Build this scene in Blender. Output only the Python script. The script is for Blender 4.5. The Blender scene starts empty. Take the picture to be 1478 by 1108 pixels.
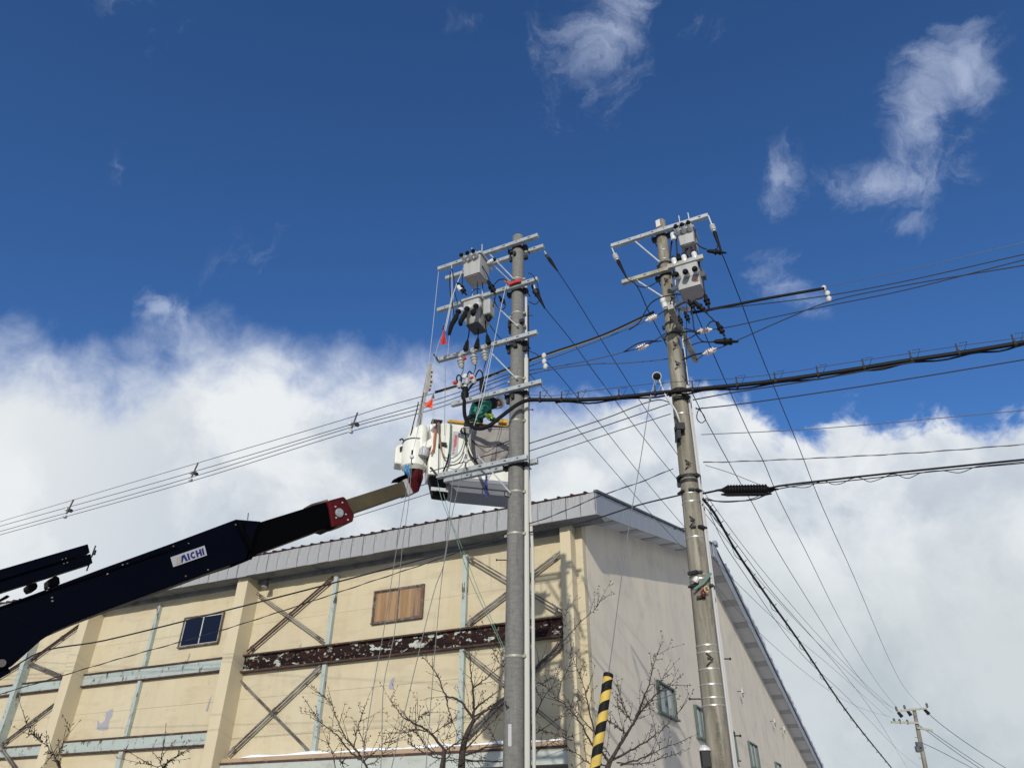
import bpy, math, random
from math import sin, cos, tan, radians, degrees, atan2, hypot, pi, sqrt
from mathutils import Vector as V, Matrix
random.seed(7)
SC = bpy.context.scene
COL = SC.collection
# ------------------------------------------------------------------ camera, sky, sun, exposure
FPX, PITCH, CAMH = 1040.0, radians(32.3), 1.6
cd = bpy.data.cameras.new('camera'); cam = bpy.data.objects.new('camera', cd); COL.objects.link(cam)
cam.location = (0, 0, CAMH); cam.rotation_euler = (radians(90) + PITCH, 0, 0)
cd.sensor_fit = 'HORIZONTAL'; cd.sensor_width = 36; cd.lens = 36 * FPX / 1478; cd.clip_start = .1; cd.clip_end = 3000
SC.camera = cam
SUN_EL, SUN_AZ = radians(18.8), radians(187.9)          # azimuth clockwise from +Y
sd = bpy.data.lights.new('sun', 'SUN'); so = bpy.data.objects.new('sun', sd); COL.objects.link(so)
sd.energy = 3.4; sd.angle = radians(.53); sd.color = (1, .95, .86)
sdir = V((sin(SUN_AZ) * cos(SUN_EL), cos(SUN_AZ) * cos(SUN_EL), sin(SUN_EL)))
so.rotation_euler = (-sdir).to_track_quat('-Z', 'Y').to_euler(); so.location = (0, -20, 30)
SC.view_settings.view_transform = 'Standard'; SC.view_settings.look = 'None'
SC.view_settings.exposure = 0; SC.view_settings.gamma = 1; SC.view_settings.use_curve_mapping = False

def ray(x, y):
    u = (x - 739) / FPX; v = (554 - y) / FPX
    return V((u, cos(PITCH) - v * sin(PITCH), sin(PITCH) + v * cos(PITCH)))
EYE = V((0, 0, CAMH))
def at(x, y, r):                       # point on the sight line at horizontal distance r
    d = ray(x, y); return EYE + d * (r / hypot(d.x, d.y))
def atz(x, y, z):                      # point on the sight line at optical depth z
    return EYE + ray(x, y) * z
def pl(x, y, P, N):                    # sight line meets the plane through P with normal N
    d = ray(x, y); return EYE + d * ((P - EYE).dot(N) / d.dot(N))

# ---- world nodes
W = bpy.data.worlds.new('World'); SC.world = W; W.use_nodes = True
nt = W.node_tree; nt.nodes.clear()
def N(t, **k):
    n = nt.nodes.new(t)
    for a, b in k.items(): setattr(n, a, b)
    return n
def setin(s, v):
    if isinstance(v, bpy.types.NodeSocket): nt.links.new(v, s)
    else: s.default_value = v
def M_(op, a, b=None, c=None, clamp=False):
    n = N('ShaderNodeMath', operation=op); n.use_clamp = clamp
    for i, v in enumerate((a, b, c)):
        if v is not None: setin(n.inputs[i], v)
    return n.outputs[0]
def VM(op, a, b=None):
    n = N('ShaderNodeVectorMath', operation=op); setin(n.inputs[0], a)
    if b is not None: setin(n.inputs[1], b)
    return n.outputs[1] if op in ('DOT_PRODUCT', 'LENGTH') else n.outputs[0]
def noise(vec, scale, detail=8, rough=.55, dist=0, lac=2.0):
    n = N('ShaderNodeTexNoise'); setin(n.inputs['Vector'], vec); n.inputs['Scale'].default_value = scale
    n.inputs['Detail'].default_value = detail; n.inputs['Roughness'].default_value = rough
    n.inputs['Distortion'].default_value = dist; n.inputs['Lacunarity'].default_value = lac
    return n.outputs
def mapr(v, a, b, c=0., d=1., smooth=True):
    n = N('ShaderNodeMapRange'); n.interpolation_type = 'SMOOTHSTEP' if smooth else 'LINEAR'
    setin(n.inputs[0], v); setin(n.inputs[1], a); setin(n.inputs[2], b); setin(n.inputs[3], c); setin(n.inputs[4], d)
    return n.outputs[0]
def mixc(f, a, b):
    n = N('ShaderNodeMix', data_type='RGBA'); setin(n.inputs[0], f); setin(n.inputs[6], a); setin(n.inputs[7], b)
    return n.outputs[2]
SKY = .085
sky = N('ShaderNodeTexSky', sky_type='NISHITA'); sky.sun_disc = False
sky.sun_elevation = SUN_EL; sky.sun_rotation = SUN_AZ; sky.altitude = 100; sky.air_density = 1.0; sky.dust_density = .3; sky.ozone_density = 3.0
hsv = N('ShaderNodeHueSaturation'); hsv.inputs['Saturation'].default_value = 1.0; hsv.inputs['Value'].default_value = 1.0
tint = N('ShaderNodeMix', data_type='RGBA', blend_type='MULTIPLY'); tint.inputs[0].default_value = 1; nt.links.new(sky.outputs[0], tint.inputs[6]); tint.inputs[7].default_value = (.655, 1.06, 1.56, 1)
nt.links.new(tint.outputs[2], hsv.inputs['Color'])
tc = N('ShaderNodeTexCoord'); D = VM('NORMALIZE', tc.outputs['Generated'])
sp = N('ShaderNodeSeparateXYZ'); nt.links.new(D, sp.inputs[0])
az = M_('MULTIPLY', M_('ARCTAN2', sp.outputs[0], sp.outputs[1]), 180 / pi)
el = M_('MULTIPLY', M_('ARCSINE', sp.outputs[2]), 180 / pi)
# cloud bank: its top wanders with the direction and is broken up by noise
crv = N('ShaderNodeFloatCurve'); c = crv.mapping.curves[0]
top = [(-180, 28), (-80, 28), (-52, 25.5), (-41, 26.4), (-33, 29.4), (-24, 32.4), (-16, 33.4), (-9, 33.0), (-4, 31.0), (2, 29.5), (8, 29.6), (13, 29.6), (17, 29.4), (20.5, 28.4), (22, 27.0), (23.5, 25.8), (26, 25.8), (29, 26), (32, 25.4), (35, 24.8), (37, 23.6), (41, 24.2), (55, 26), (90, 28), (180, 28)]
pts = [((a + 180) / 360, e / 60) for a, e in top]
c.points[0].location = pts[0]; c.points[-1].location = pts[-1]
for q in pts[1:-1]: c.points.new(*q)
for q in c.points: q.handle_type = 'AUTO_CLAMPED'
crv.mapping.update()
setin(crv.inputs['Value'], M_('MULTIPLY_ADD', az, 1 / 360, .5))
topel = M_('MULTIPLY', crv.outputs[0], 60.)
nz = noise(D, 5.0, 9, .58, .25)[0]
nf = noise(D, 19.0, 8, .6, .4)[0]
side = mapr(az, -4., 14.)                                   # wispy to the left, crisp cumulus to the right
amp = mapr(side, 0., 1., 15., 8., False)
off = M_('ADD', M_('MULTIPLY', M_('SUBTRACT', nz, .5), amp), M_('MULTIPLY', M_('SUBTRACT', nf, .5), mapr(side, 0., 1., 6., 7.5, False)))
dd = M_('SUBTRACT', M_('ADD', topel, off), el)              # degrees below the bank's edge
bank = mapr(dd, mapr(side, 0., 1., -3.2, -.7, False), mapr(side, 0., 1., 5.0, 1.5, False))
# loose puffs: (px, py) of the middle, half length, half width in degrees, tilt, strength
def puff(px, py, a, b, tilt, k, vec):
    d = ray(px, py).normalized(); e1 = d.cross(V((0, 0, 1))).normalized(); e2 = e1.cross(d).normalized()
    t = radians(tilt); f1 = e1 * cos(t) + e2 * sin(t); f2 = e2 * cos(t) - e1 * sin(t)
    x = M_('DIVIDE', VM('DOT_PRODUCT', vec, tuple(f1)), sin(radians(a)))
    y = M_('DIVIDE', VM('DOT_PRODUCT', vec, tuple(f2)), sin(radians(b)))
    r = M_('SQRT', M_('ADD', M_('MULTIPLY', x, x), M_('MULTIPLY', y, y)))
    front = M_('GREATER_THAN', VM('DOT_PRODUCT', vec, tuple(d)), 0.)
    return M_('MULTIPLY', M_('MULTIPLY', mapr(r, 0., 1.5, 1., 0., False), k), front)
nv = noise(D, 7.0, 6, .6, .0)[1]
Dw = VM('ADD', D, VM('MULTIPLY', VM('SUBTRACT', nv, (.5, .5, .5)), (.10, .10, .10)))
puffs = None
for a in [(868, 30, 7.2, 4.6, 65, 1.0), (850, 125, 3.0, 1.5, 80, .75), (960, 60, 4.0, 3.0, 0, .5), (1318, 190, 7.2, 2.7, 50, .98), (1395, 105, 3.8, 1.8, 62, .82), (1272, 265, 4.8, 2.5, -28, 1.02), (1300, 320, 2.6, 1.8, -30, .8), (1132, 268, 3.6, 1.5, 58, .78),
          (1150, 412, 4.2, 2.3, -50, .95), (1180, 440, 2.4, 1.6, 0, .7), (222, 45, 3.4, 2.2, 70, .68), (155, 5, 3.4, 2.0, 0, .6), (238, 448, 3.2, 1.9, -40, 1.15), (370, 385, 4.0, 2.6, 60, .66), (680, 20, 2.6, 1.3, 0, .31), (150, 230, 3.0, .7, -50, .45), (1225, 590, 2.6, 1.2, 0, .7), (600, 378, 3.4, 1.3, 10, .40), (1350, 595, 3, 1.0, 10, .5)]:
    p = puff(*a, Dw); puffs = p if puffs is None else M_('MAXIMUM', puffs, p)
nw = noise(Dw, 9.0, 12, .64, .8)[0]
puffd = mapr(M_('ADD', puffs, M_('MULTIPLY', M_('SUBTRACT', nw, .52), 2.5)), .32, 1.30, 0., .70)
puffd = M_('MULTIPLY', puffd, mapr(puffs, .06, .42))
# brightness inside the bank: sunlit fronts, greyer folds
ns = noise(Dw, 4.2, 7, .55, .5)[0]; ns2 = noise(Dw, 11., 7, .55, .3)[0]
sh = M_('ADD', M_('MULTIPLY', ns, .75), M_('MULTIPLY', ns2, .25))
deep = M_('MULTIPLY', mapr(dd, 4., 15.), mapr(az, -30., 10.))              # towards the base of the right-hand bank the cloud is greyer
bankc = mixc(mapr(sh, .40, .60), (6.3, 7.0, 7.9, 1), (10.0, 10.35, 10.6, 1))
bankc = mixc(M_('MULTIPLY', deep, .85), bankc, mixc(mapr(sh, .38, .60), (5.6, 6.3, 6.7, 1), (7.1, 7.75, 8.0, 1)))
leftb = mapr(az, -44., -16., 1., 0.)
bankc = mixc(M_('MULTIPLY', leftb, .85), bankc, (9.9, 10.25, 10.3, 1))
edge = mapr(dd, 0., mapr(side, 0., 1., 5., 1.5, False))
bankc = mixc(edge, (7.4, 8.2, 9.8, 1), bankc)
cl = mixc(puffd, hsv.outputs[0], (6.0, 6.9, 9.0, 1))
cl = mixc(M_('MULTIPLY', bank, .98), cl, bankc)
bg = N('ShaderNodeBackground'); nt.links.new(cl, bg.inputs[0]); bg.inputs[1].default_value = SKY
ow = N('ShaderNodeOutputWorld'); nt.links.new(bg.outputs[0], ow.inputs[0])

# ------------------------------------------------------------------ materials
MATS = {}
def mat(name, base, rough=.6, metal=0., layers=(), bump=None, spec=.5, trans=0.):
    """layers: (colour, noise scale (x,y,z), lo, hi, strength[, detail]) mixed over the base in object space"""
    m = bpy.data.materials.new(name); m.use_nodes = True; t = m.node_tree; b = t.nodes['Principled BSDF']
    b.inputs['Roughness'].default_value = rough; b.inputs['Metallic'].default_value = metal
    b.inputs['Specular IOR Level'].default_value = spec
    if trans: b.inputs['Transmission Weight'].default_value = trans
    co = t.nodes.new('ShaderNodeTexCoord').outputs['Object']
    rgb = t.nodes.new('ShaderNodeRGB'); rgb.outputs[0].default_value = (*base, 1); cur = rgb.outputs[0]
    for i, L in enumerate(layers):
        c_, s_, lo, hi, k = L[:5]
        mp = t.nodes.new('ShaderNodeMapping'); t.links.new(co, mp.inputs[0])
        s_ = s_ if isinstance(s_, tuple) else (s_, s_, s_)
        mp.inputs['Scale'].default_value = s_; mp.inputs['Location'].default_value = (i * 3.7, i * 1.3, i * 5.1)
        n = t.nodes.new('ShaderNodeTexNoise'); t.links.new(mp.outputs[0], n.inputs[0]); n.inputs['Scale'].default_value = 1
        n.inputs['Detail'].default_value = L[5] if len(L) > 5 else 6; n.inputs['Roughness'].default_value = .6
        r = t.nodes.new('ShaderNodeMapRange'); t.links.new(n.outputs[0], r.inputs[0])
        r.inputs[1].default_value = lo; r.inputs[2].default_value = hi; r.inputs[4].default_value = k
        x = t.nodes.new('ShaderNodeMix'); x.data_type = 'RGBA'; t.links.new(r.outputs[0], x.inputs[0]); t.links.new(cur, x.inputs[6]); x.inputs[7].default_value = (*c_, 1)
        cur = x.outputs[2]
    t.links.new(cur, b.inputs['Base Color'])
    if bump:
        n = t.nodes.new('ShaderNodeTexNoise'); t.links.new(co, n.inputs[0]); n.inputs['Scale'].default_value = bump[0]; n.inputs['Detail'].default_value = 5
        bp_ = t.nodes.new('ShaderNodeBump'); bp_.inputs['Strength'].default_value = bump[1]; bp_.inputs['Distance'].default_value = bump[2]
        t.links.new(n.outputs[0], bp_.inputs['Height']); t.links.new(bp_.outputs[0], b.inputs['Normal'])
    MATS[name] = m; return m
mat('cream_wall', (.51, .45, .315), .85, 0, [((.42, .36, .25), (2.0, 2.0, .3), .50, .70, .4, 8), ((.30, .26, .20), (2.2, 2.2, 2.6), .62, .70, .45, 10), ((.40, .34, .235), (.7, .7, 3.2), .52, .66, .55, 8), ((.27, .19, .12), (4, 4, .45), .64, .74, .5, 9), ((.47, .38, .22), (.5, .5, .35), .4, .75, .55), ((.40, .33, .21), (1.3, 1.3, .12), .52, .8, .55), ((.64, .54, .34), (.9, .9, 1.6), .55, .8, .4), ((.36, .30, .20), (7, 7, .5), .62, .82, .35)], (30, .12, .01))
mat('cream_pilaster', (.525, .455, .31), .85, 0, [((.46, .39, .26), (1.2, 1.2, .4), .45, .75, .5), ((.36, .31, .22), (5, 5, .3), .6, .85, .45)], (25, .12, .01))
mat('gable_stucco', (.68, .60, .47), .9, 0, [((.50, .45, .40), (.4, .4, .3), .4, .7, .5), ((.46, .41, .35), (2.2, 2.2, .12), .5, .8, .3), ((.36, .31, .26), (5, 5, .5), .62, .80, .35, 9), ((.40, .36, .30), (.8, .8, .9), .52, .68, .35, 9)], (30, .12, .01))
mat('pale_green_steel', (.355, .405, .375), .55, .0, [((.28, .32, .30), (1.5, 1.5, 3), .45, .7, .5), ((.06, .045, .04), (5, 5, 2.2), .585, .63, .92, 9), ((.22, .11, .06), (3, 3, 1.6), .61, .70, .6)])
mat('rusty_steel', (.016, .008, .008), .85, .0, [((.05, .02, .012), (3, 3, 5), .5, .7, .7), ((.46, .49, .43), (2.3, 2.3, 4.6), .572, .59, .9, 12), ((.26, .23, .17), (9, 9, 8), .605, .64, .8, 8)], None, .15)
mat('brown_rust', (.06, .03, .021), .85, .0, [((.035, .02, .017), (2, 2, 5), .45, .6, .8), ((.22, .12, .07), (6, 6, 9), .55, .7, .6)])
mat('brace_steel', (.20, .19, .165), .6, .0, [((.05, .032, .025), (1.2, 1.2, 1.2), .40, .56, .9), ((.30, .33, .30), (5, 5, 5), .55, .7, .5)])
mat('fascia_metal', (.335, .335, .335), .45, .2, [((.29, .30, .31), (3, 3, .7), .45, .7, .6), ((.50, .50, .50), (7, 7, 1.2), .55, .75, .5), ((.15, .145, .14), (6, 6, .7), .56, .68, .6), ((.10, .09, .08), (3, 3, 5), .62, .70, .6, 9)])
mat('fascia_blue', (.215, .235, .27), .45, .2, [((.23, .25, .29), (2, 2, .8), .45, .7, .6), ((.17, .12, .10), (6, 6, 3), .7, .78, .6)])
mat('soffit', (.50, .49, .48), .8, 0, [((.40, .39, .38), 1.2, .45, .7, .5)])
mat('soffit_band', (.33, .325, .32), .8, 0, [((.28, .27, .26), 1.5, .45, .7, .5)])
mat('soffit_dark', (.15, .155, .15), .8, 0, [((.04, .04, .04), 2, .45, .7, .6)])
mat('roof_red', (.045, .017, .017), .7, 0, [((.018, .012, .013), 3, .45, .65, .8)], None, .2)
mat('snow', (.82, .84, .87), .6, 0, [((.70, .73, .78), 3, .5, .75, .4)], (14, .4, .03))
mat('plywood', (.30, .19, .095), .65, 0, [((.20, .11, .045), (9, 9, .6), .42, .6, .8), ((.34, .22, .12), (2, 2, 2), .55, .7, .5)])
mat('wood_grain', (.25, .155, .09), .65, 0, [((.12, .065, .035), (22, 22, 1.1), .46, .58, .8)])
mat('window_frame_brown', (.085, .055, .042), .6, 0, [((.22, .19, .15), 6, .46, .62, .7)])
mat('window_frame_green', (.06, .095, .082), .5, 0, [((.05, .07, .06), 4, .5, .7, .5)])
mat('navy_glass', (.0015, .006, .024), .08, 0, (), None, .09)
mat('pale_glass', (.30, .30, .28), .15, 0)
mat('ledge_paint', (.40, .43, .39), .6, 0, [((.28, .26, .2), (1.5, 1.5, 4), .5, .7, .6), ((.1, .06, .04), 4, .66, .74, .8)])
mat('ledge_orange', (.37, .27, .18), .75, 0, [((.2, .1, .06), (2, 2, 5), .52, .7, .7)])
mat('peeled', (.30, .295, .33), .9)
mat('concrete_new', (.185, .182, .168), .9, 0, [((.125, .123, .114), (9, 9, 26), .40, .66, .7), ((.25, .245, .23), (24, 24, 60), .54, .72, .8), ((.08, .08, .075), (11, 11, 1.4), .52, .72, .6), ((.27, .265, .25), (16, 16, 1.0), .60, .74, .55)], (60, .6, .008), .2)
mat('concrete_old', (.245, .226, .182), .9, 0, [((.125, .112, .08), (7, 7, .45), .40, .62, .9), ((.36, .34, .28), (15, 15, .7), .53, .68, .85), ((.075, .066, .05), (6, 6, 2.0), .55, .72, .8), ((.30, .28, .22), (40, 40, 40), .55, .72, .6)], (70, .5, .006), .2)
mat('galvanised', (.40, .425, .425), .5, .4, [((.28, .305, .305), 9, .42, .62, .75), ((.56, .58, .57), 30, .55, .7, .4)])
mat('galvanised_worn', (.35, .345, .29), .55, .3, [((.22, .2, .15), (6, 6, 6), .45, .62, .8)])
mat('dark_steel', (.03, .03, .031), .6, .2, (), None, .25)
mat('tank_grey', (.35, .35, .335), .5, 0, [((.25, .25, .235), (5, 5, 1.2), .45, .66, .7), ((.17, .14, .11), (9, 9, 3), .66, .74, .6)])
mat('tank_under', (.42, .37, .345), .6, 0)
mat('tank_dark', (.085, .09, .095), .6, 0, (), None, .25)
mat('porcelain', (.60, .60, .58), .22, 0, [((.45, .44, .42), 9, .5, .7, .5)])
mat('porcelain_pink', (.68, .55, .48), .3, 0, [((.8, .77, .72), 24, .48, .56, 1.)])
mat('black_rubber', (.0055, .0055, .006), .6, 0, (), None, .18)
mat('blue_black_cable', (.010, .014, .028), .6, 0, (), None, .2)
mat('cable_grey', (.07, .07, .075), .5, .2)
mat('cable_steel', (.15, .15, .155), .45, .5)
mat('cable_dull', (.018, .020, .026), .6, 0, (), None, .25)
mat('rope_white', (.42, .43, .42), .8, 0)
mat('rope_grey', (.16, .165, .16), .8, 0)
mat('rope_green', (.11, .21, .17), .8, 0)
mat('pvc_cream', (.50, .49, .44), .45, 0, [((.5, .49, .44), (6, 6, 1), .5, .7, .5)])
mat('pvc_grey', (.42, .42, .42), .5, 0)
mat('stainless', (.42, .42, .40), .42, .7)
mat('navy_paint', (.0012, .0018, .0058), .5, 0, [((.0030, .0038, .0085), 2.2, .5, .75, .5), ((.012, .012, .014), (9, 9, 9), .66, .74, .5)], None, .035)
mat('black_paint', (.0012, .0012, .0018), .5, 0, (), None, .035)
mat('oxblood_paint', (.075, .006, .008), .5, 0, [((.035, .005, .006), 7, .45, .65, .7)], None, .15)
mat('olive_fibreglass', (.085, .068, .028), .6, 0, [((.055, .042, .02), (2, 2, 2), .42, .62, .8), ((.04, .018, .012), (5, 5, 9), .64, .72, .8)])
mat('plate_white', (.40, .39, .41), .6, 0, [((.30, .29, .30), (5, 5, 5), .5, .7, .5)])
mat('logo_blue', (.006, .010, .135), .5, 0)
mat('logo_green', (.20, .42, .24), .5, 0); mat('logo_pink', (.50, .33, .29), .5, 0); mat('logo_grey', (.36, .34, .36), .5, 0)
mat('bucket_white', (.70, .70, .63), .4, 0, [((.54, .54, .47), (2, 2, .8), .45, .7, .6), ((.30, .29, .25), (9, 9, 2), .66, .8, .5)])
mat('bucket_under', (.23, .235, .265), .7, 0, [((.30, .31, .33), (2, 2, 9), .5, .7, .6)], None, .2)
mat('canvas_grey', (.27, .25, .235), .95, 0, [((.18, .165, .155), (5, 5, 3), .45, .65, .7), ((.26, .245, .235), (3, 3, 5), .55, .7, .5)], (18, .6, .03))
mat('yellow_guard', (.52, .31, .05), .45, 0, [((.36, .19, .03), 5, .48, .65, .7)])
mat('letter_red', (.50, .10, .12), .5, 0)
mat('strap_blue', (.012, .03, .20), .7, 0)
mat('flag_red', (.42, .025, .02), .7, 0); mat('flag_orange', (.62, .075, .025), .7, 0); mat('sheath_orange', (.34, .09, .045), .7, 0); mat('sheath_yellow', (.42, .33, .17), .7, 0)
mat('hose_orange', (.42, .12, .035), .5, 0); mat('hose_blue', (.04, .22, .45), .5, 0)
mat('jib_pole', (.36, .35, .32), .6, 0, [((.20, .19, .17), (12, 12, 1.5), .45, .62, .8), ((.12, .08, .05), (9, 9, 5), .6, .72, .7)])
mat('tube_yellow', (.46, .35, .14), .6, 0, (), None, .2)
mat('hazard_yellow', (.58, .41, .085), .6, 0, [((.42, .29, .06), 5, .45, .65, .7), ((.25, .19, .09), (9, 9, 3), .58, .70, .6, 9)], None, .25); mat('hazard_black', (.008, .008, .008), .65, 0, [((.04, .04, .038), (9, 9, 3), .58, .70, .5, 9)], None, .2)
mat('bark', (.038, .028, .023), .9, 0, [((.085, .07, .06), 22, .5, .65, .6)], (60, .5, .005))
mat('twig', (.036, .025, .020), .9, 0, (), None, .2)
mat('jacket_green', (.018, .18, .125), .8, 0, [((.008, .09, .07), 8, .45, .65, .7)]); mat('trousers_navy', (.010, .016, .030), .85)
mat('harness_black', (.008, .007, .007), .7); mat('skin', (.36, .19, .13), .6); mat('helmet_white', (.72, .74, .78), .25); mat('glove_lime', (.62, .85, .16), .7)
mat('asphalt', (.10, .10, .10), .9, 0, [((.09, .09, .09), 1.2, .45, .7, .5), ((.03, .03, .03), .3, .5, .7, .6)], (200, .4, .01))
mat('pavement', (.38, .38, .37), .9, 0, [((.17, .165, .16), 1.5, .45, .7, .5)])
mat('soil', (.13, .115, .095), .95, 0, [((.72, .74, .77), .25, .40, .46, .92)])
mat('road_paint', (.62, .62, .60), .7)
mat('tyre', (.015, .015, .015), .85); mat('truck_white', (.68, .68, .66), .35)

# ------------------------------------------------------------------ mesh helpers
FR = {}                                # object name -> world-to-local matrix of its thing
class MB:
    def __init__(s): s.v = []; s.f = []; s.m = []
    def add(s, vs, fs, mi=0):
        o = len(s.v); s.v += [V(p) for p in vs]; s.f += [[i + o for i in f] for f in fs]; s.m += [mi] * len(fs); return s
    def box(s, c, ax, ay, az_, sx, sy, sz, mi=0):
        c = V(c); ax = V(ax).normalized() * (sx / 2); ay = V(ay).normalized() * (sy / 2); az_ = V(az_).normalized() * (sz / 2)
        p = [c + ax * i + ay * j + az_ * k for k in (-1, 1) for j in (-1, 1) for i in (-1, 1)]
        return s.add(p, [(0, 2, 3, 1), (4, 5, 7, 6), (0, 1, 5, 4), (2, 6, 7, 3), (0, 4, 6, 2), (1, 3, 7, 5)], mi)
    def beam(s, p, q, w, h, up=(0, 0, 1), mi=0):
        p, q = V(p), V(q); a = (q - p); u = V(up); side = a.cross(u)
        if side.length < 1e-5: side = a.cross(V((1, 0, 0)))
        return s.box((p + q) / 2, a, side, side.cross(a), a.length, w, h, mi)
    def prism(s, poly, ext, mi=0):
        n = len(poly); a = [V(p) for p in poly]; b = [p + V(ext) for p in a]
        return s.add(a + b, [list(range(n))[::-1], list(range(n, 2 * n))] + [(i, (i + 1) % n, n + (i + 1) % n, n + i) for i in range(n)], mi)
    def tube(s, pts, r, seg=6, cap=True, mi=0):
        pts = [V(p) for p in pts]; n = len(pts); rs = r if isinstance(r, (list, tuple)) else [r] * n
        o = len(s.v); fr = None; rings = []
        for i in range(n):
            t = (pts[min(i + 1, n - 1)] - pts[max(i - 1, 0)])
            if t.length < 1e-9: t = V((0, 0, 1))
            t.normalize()
            if fr is None: fr = t.orthogonal().normalized()
            else:
                fr = fr - t * fr.dot(t)
                fr = fr.normalized() if fr.length > 1e-6 else t.orthogonal().normalized()
            b = t.cross(fr)
            rings.append([pts[i] + (fr * cos(2 * pi * k / seg) + b * sin(2 * pi * k / seg)) * rs[i] for k in range(seg)])
        vs = [p for rg in rings for p in rg]; fs = []
        for i in range(n - 1):
            for k in range(seg):
                k2 = (k + 1) % seg; fs.append((i * seg + k, i * seg + k2, (i + 1) * seg + k2, (i + 1) * seg + k))
        if cap: fs += [list(range(seg))[::-1], [(n - 1) * seg + k for k in range(seg)]]
        return s.add(vs, fs, mi)
    def lathe(s, p, axis, prof, seg=10, mi=0):
        p = V(p); a = V(axis).normalized()
        return s.tube([p + a * t for t, r in prof], [max(r, .0005) for t, r in prof], seg, True, mi) if len({round(t, 5) for t, r in prof}) == len(prof) else s._lathe(p, a, prof, seg, mi)
    def _lathe(s, p, a, prof, seg, mi):
        x = a.orthogonal().normalized(); y = a.cross(x); vs = []; fs = []; n = len(prof)
        for t, r in prof: vs += [p + a * t + (x * cos(2 * pi * k / seg) + y * sin(2 * pi * k / seg)) * max(r, .0005) for k in range(seg)]
        for i in range(n - 1):
            for k in range(seg):
                k2 = (k + 1) % seg; fs.append((i * seg + k, i * seg + k2, (i + 1) * seg + k2, (i + 1) * seg + k))
        fs += [list(range(seg))[::-1], [(n - 1) * seg + k for k in range(seg)]]
        return s.add(vs, fs, mi)
    def loft(s, rings, mi=0):
        n = len(rings[0]); vs = [V(p) for r in rings for p in r]; fs = []
        for i in range(len(rings) - 1):
            for k in range(n):
                k2 = (k + 1) % n; fs.append((i * n + k, i * n + k2, (i + 1) * n + k2, (i + 1) * n + k))
        fs += [list(range(n))[::-1], [(len(rings) - 1) * n + k for k in range(n)]]
        return s.add(vs, fs, mi)

def fix_normals(me):
    import bmesh
    b = bmesh.new(); b.from_mesh(me); bmesh.ops.recalc_face_normals(b, faces=b.faces); b.to_mesh(me); b.free()
def link(o, parent):
    COL.objects.link(o)
    if parent is not None: o.parent = parent; FR[o.name] = FR[parent.name]
def build(name, mb, mats, parent=None, smooth=False, bevel=0, label=None, kind=None, base=None):
    mats = mats if isinstance(mats, (list, tuple)) else [mats]
    me = bpy.data.meshes.new(name); o = bpy.data.objects.new(name, me)
    if parent is not None: L = FR[parent.name]
    else:
        base = V(base) if base is not None else mb.v[0].copy(); o.location = base; L = Matrix.Translation(-base)
    me.from_pydata([tuple(L @ p) for p in mb.v], [], mb.f)
    for m in mats: me.materials.append(MATS[m])
    me.polygons.foreach_set('material_index', mb.m)
    me.validate(); fix_normals(me)
    if smooth:
        me.polygons.foreach_set('use_smooth', [True] * len(me.polygons))
        try: me.set_sharp_from_angle(angle=radians(40))
        except Exception: pass
    link(o, parent)
    if parent is None: FR[o.name] = L
    if bevel:
        b = o.modifiers.new('bevel', 'BEVEL'); b.width = bevel; b.segments = 2; b.limit_method = 'ANGLE'
    if label: o['label'] = label
    if kind: o['kind'] = kind
    return o
def tag(o, label, cat, group=None, kind=None):
    o['label'] = label; o['category'] = cat
    if group: o['group'] = group
    if kind: o['kind'] = kind
    return o
def root(name, base, rz=0, label=None, cat=None, group=None):
    o = bpy.data.objects.new(name, None); o.empty_display_size = .3; COL.objects.link(o)
    o.location = base; o.rotation_euler = (0, 0, rz)
    FR[o.name] = (Matrix.Translation(V(base)) @ Matrix.Rotation(rz, 4, 'Z')).inverted()
    if label: tag(o, label, cat, group)
    return o
def again(o, parent, offset=(0, 0, 0)):      # a copy of an alike piece, sharing its mesh
    c = o.copy(); COL.objects.link(c); c.parent = parent; c.location = o.location + V(offset); FR[c.name] = FR[parent.name]; return c
def smooth_path(P, sub=6):
    P = [V(p) for p in P]; n = len(P)
    if n < 3: return P
    out = []
    for i in range(n - 1):
        p0 = P[i - 1] if i > 0 else P[0] * 2 - P[1]; p1 = P[i]; p2 = P[i + 1]; p3 = P[i + 2] if i + 2 < n else P[-1] * 2 - P[-2]
        d1 = max((p1 - p0).length, 1e-4) ** .5; d2 = max((p2 - p1).length, 1e-4) ** .5; d3 = max((p3 - p2).length, 1e-4) ** .5
        m1 = (p1 - p0) / d1 - (p2 - p0) / (d1 + d2) + (p2 - p1) / d2; m2 = (p2 - p1) / d2 - (p3 - p1) / (d2 + d3) + (p3 - p2) / d3
        m1 *= d2; m2 *= d2
        for k in range(sub):
            t = k / sub; out.append(p1 * (2 * t**3 - 3 * t**2 + 1) + m1 * (t**3 - 2 * t**2 + t) + p2 * (-2 * t**3 + 3 * t**2) + m2 * (t**3 - t**2))
    out.append(P[-1]); return out

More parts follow.
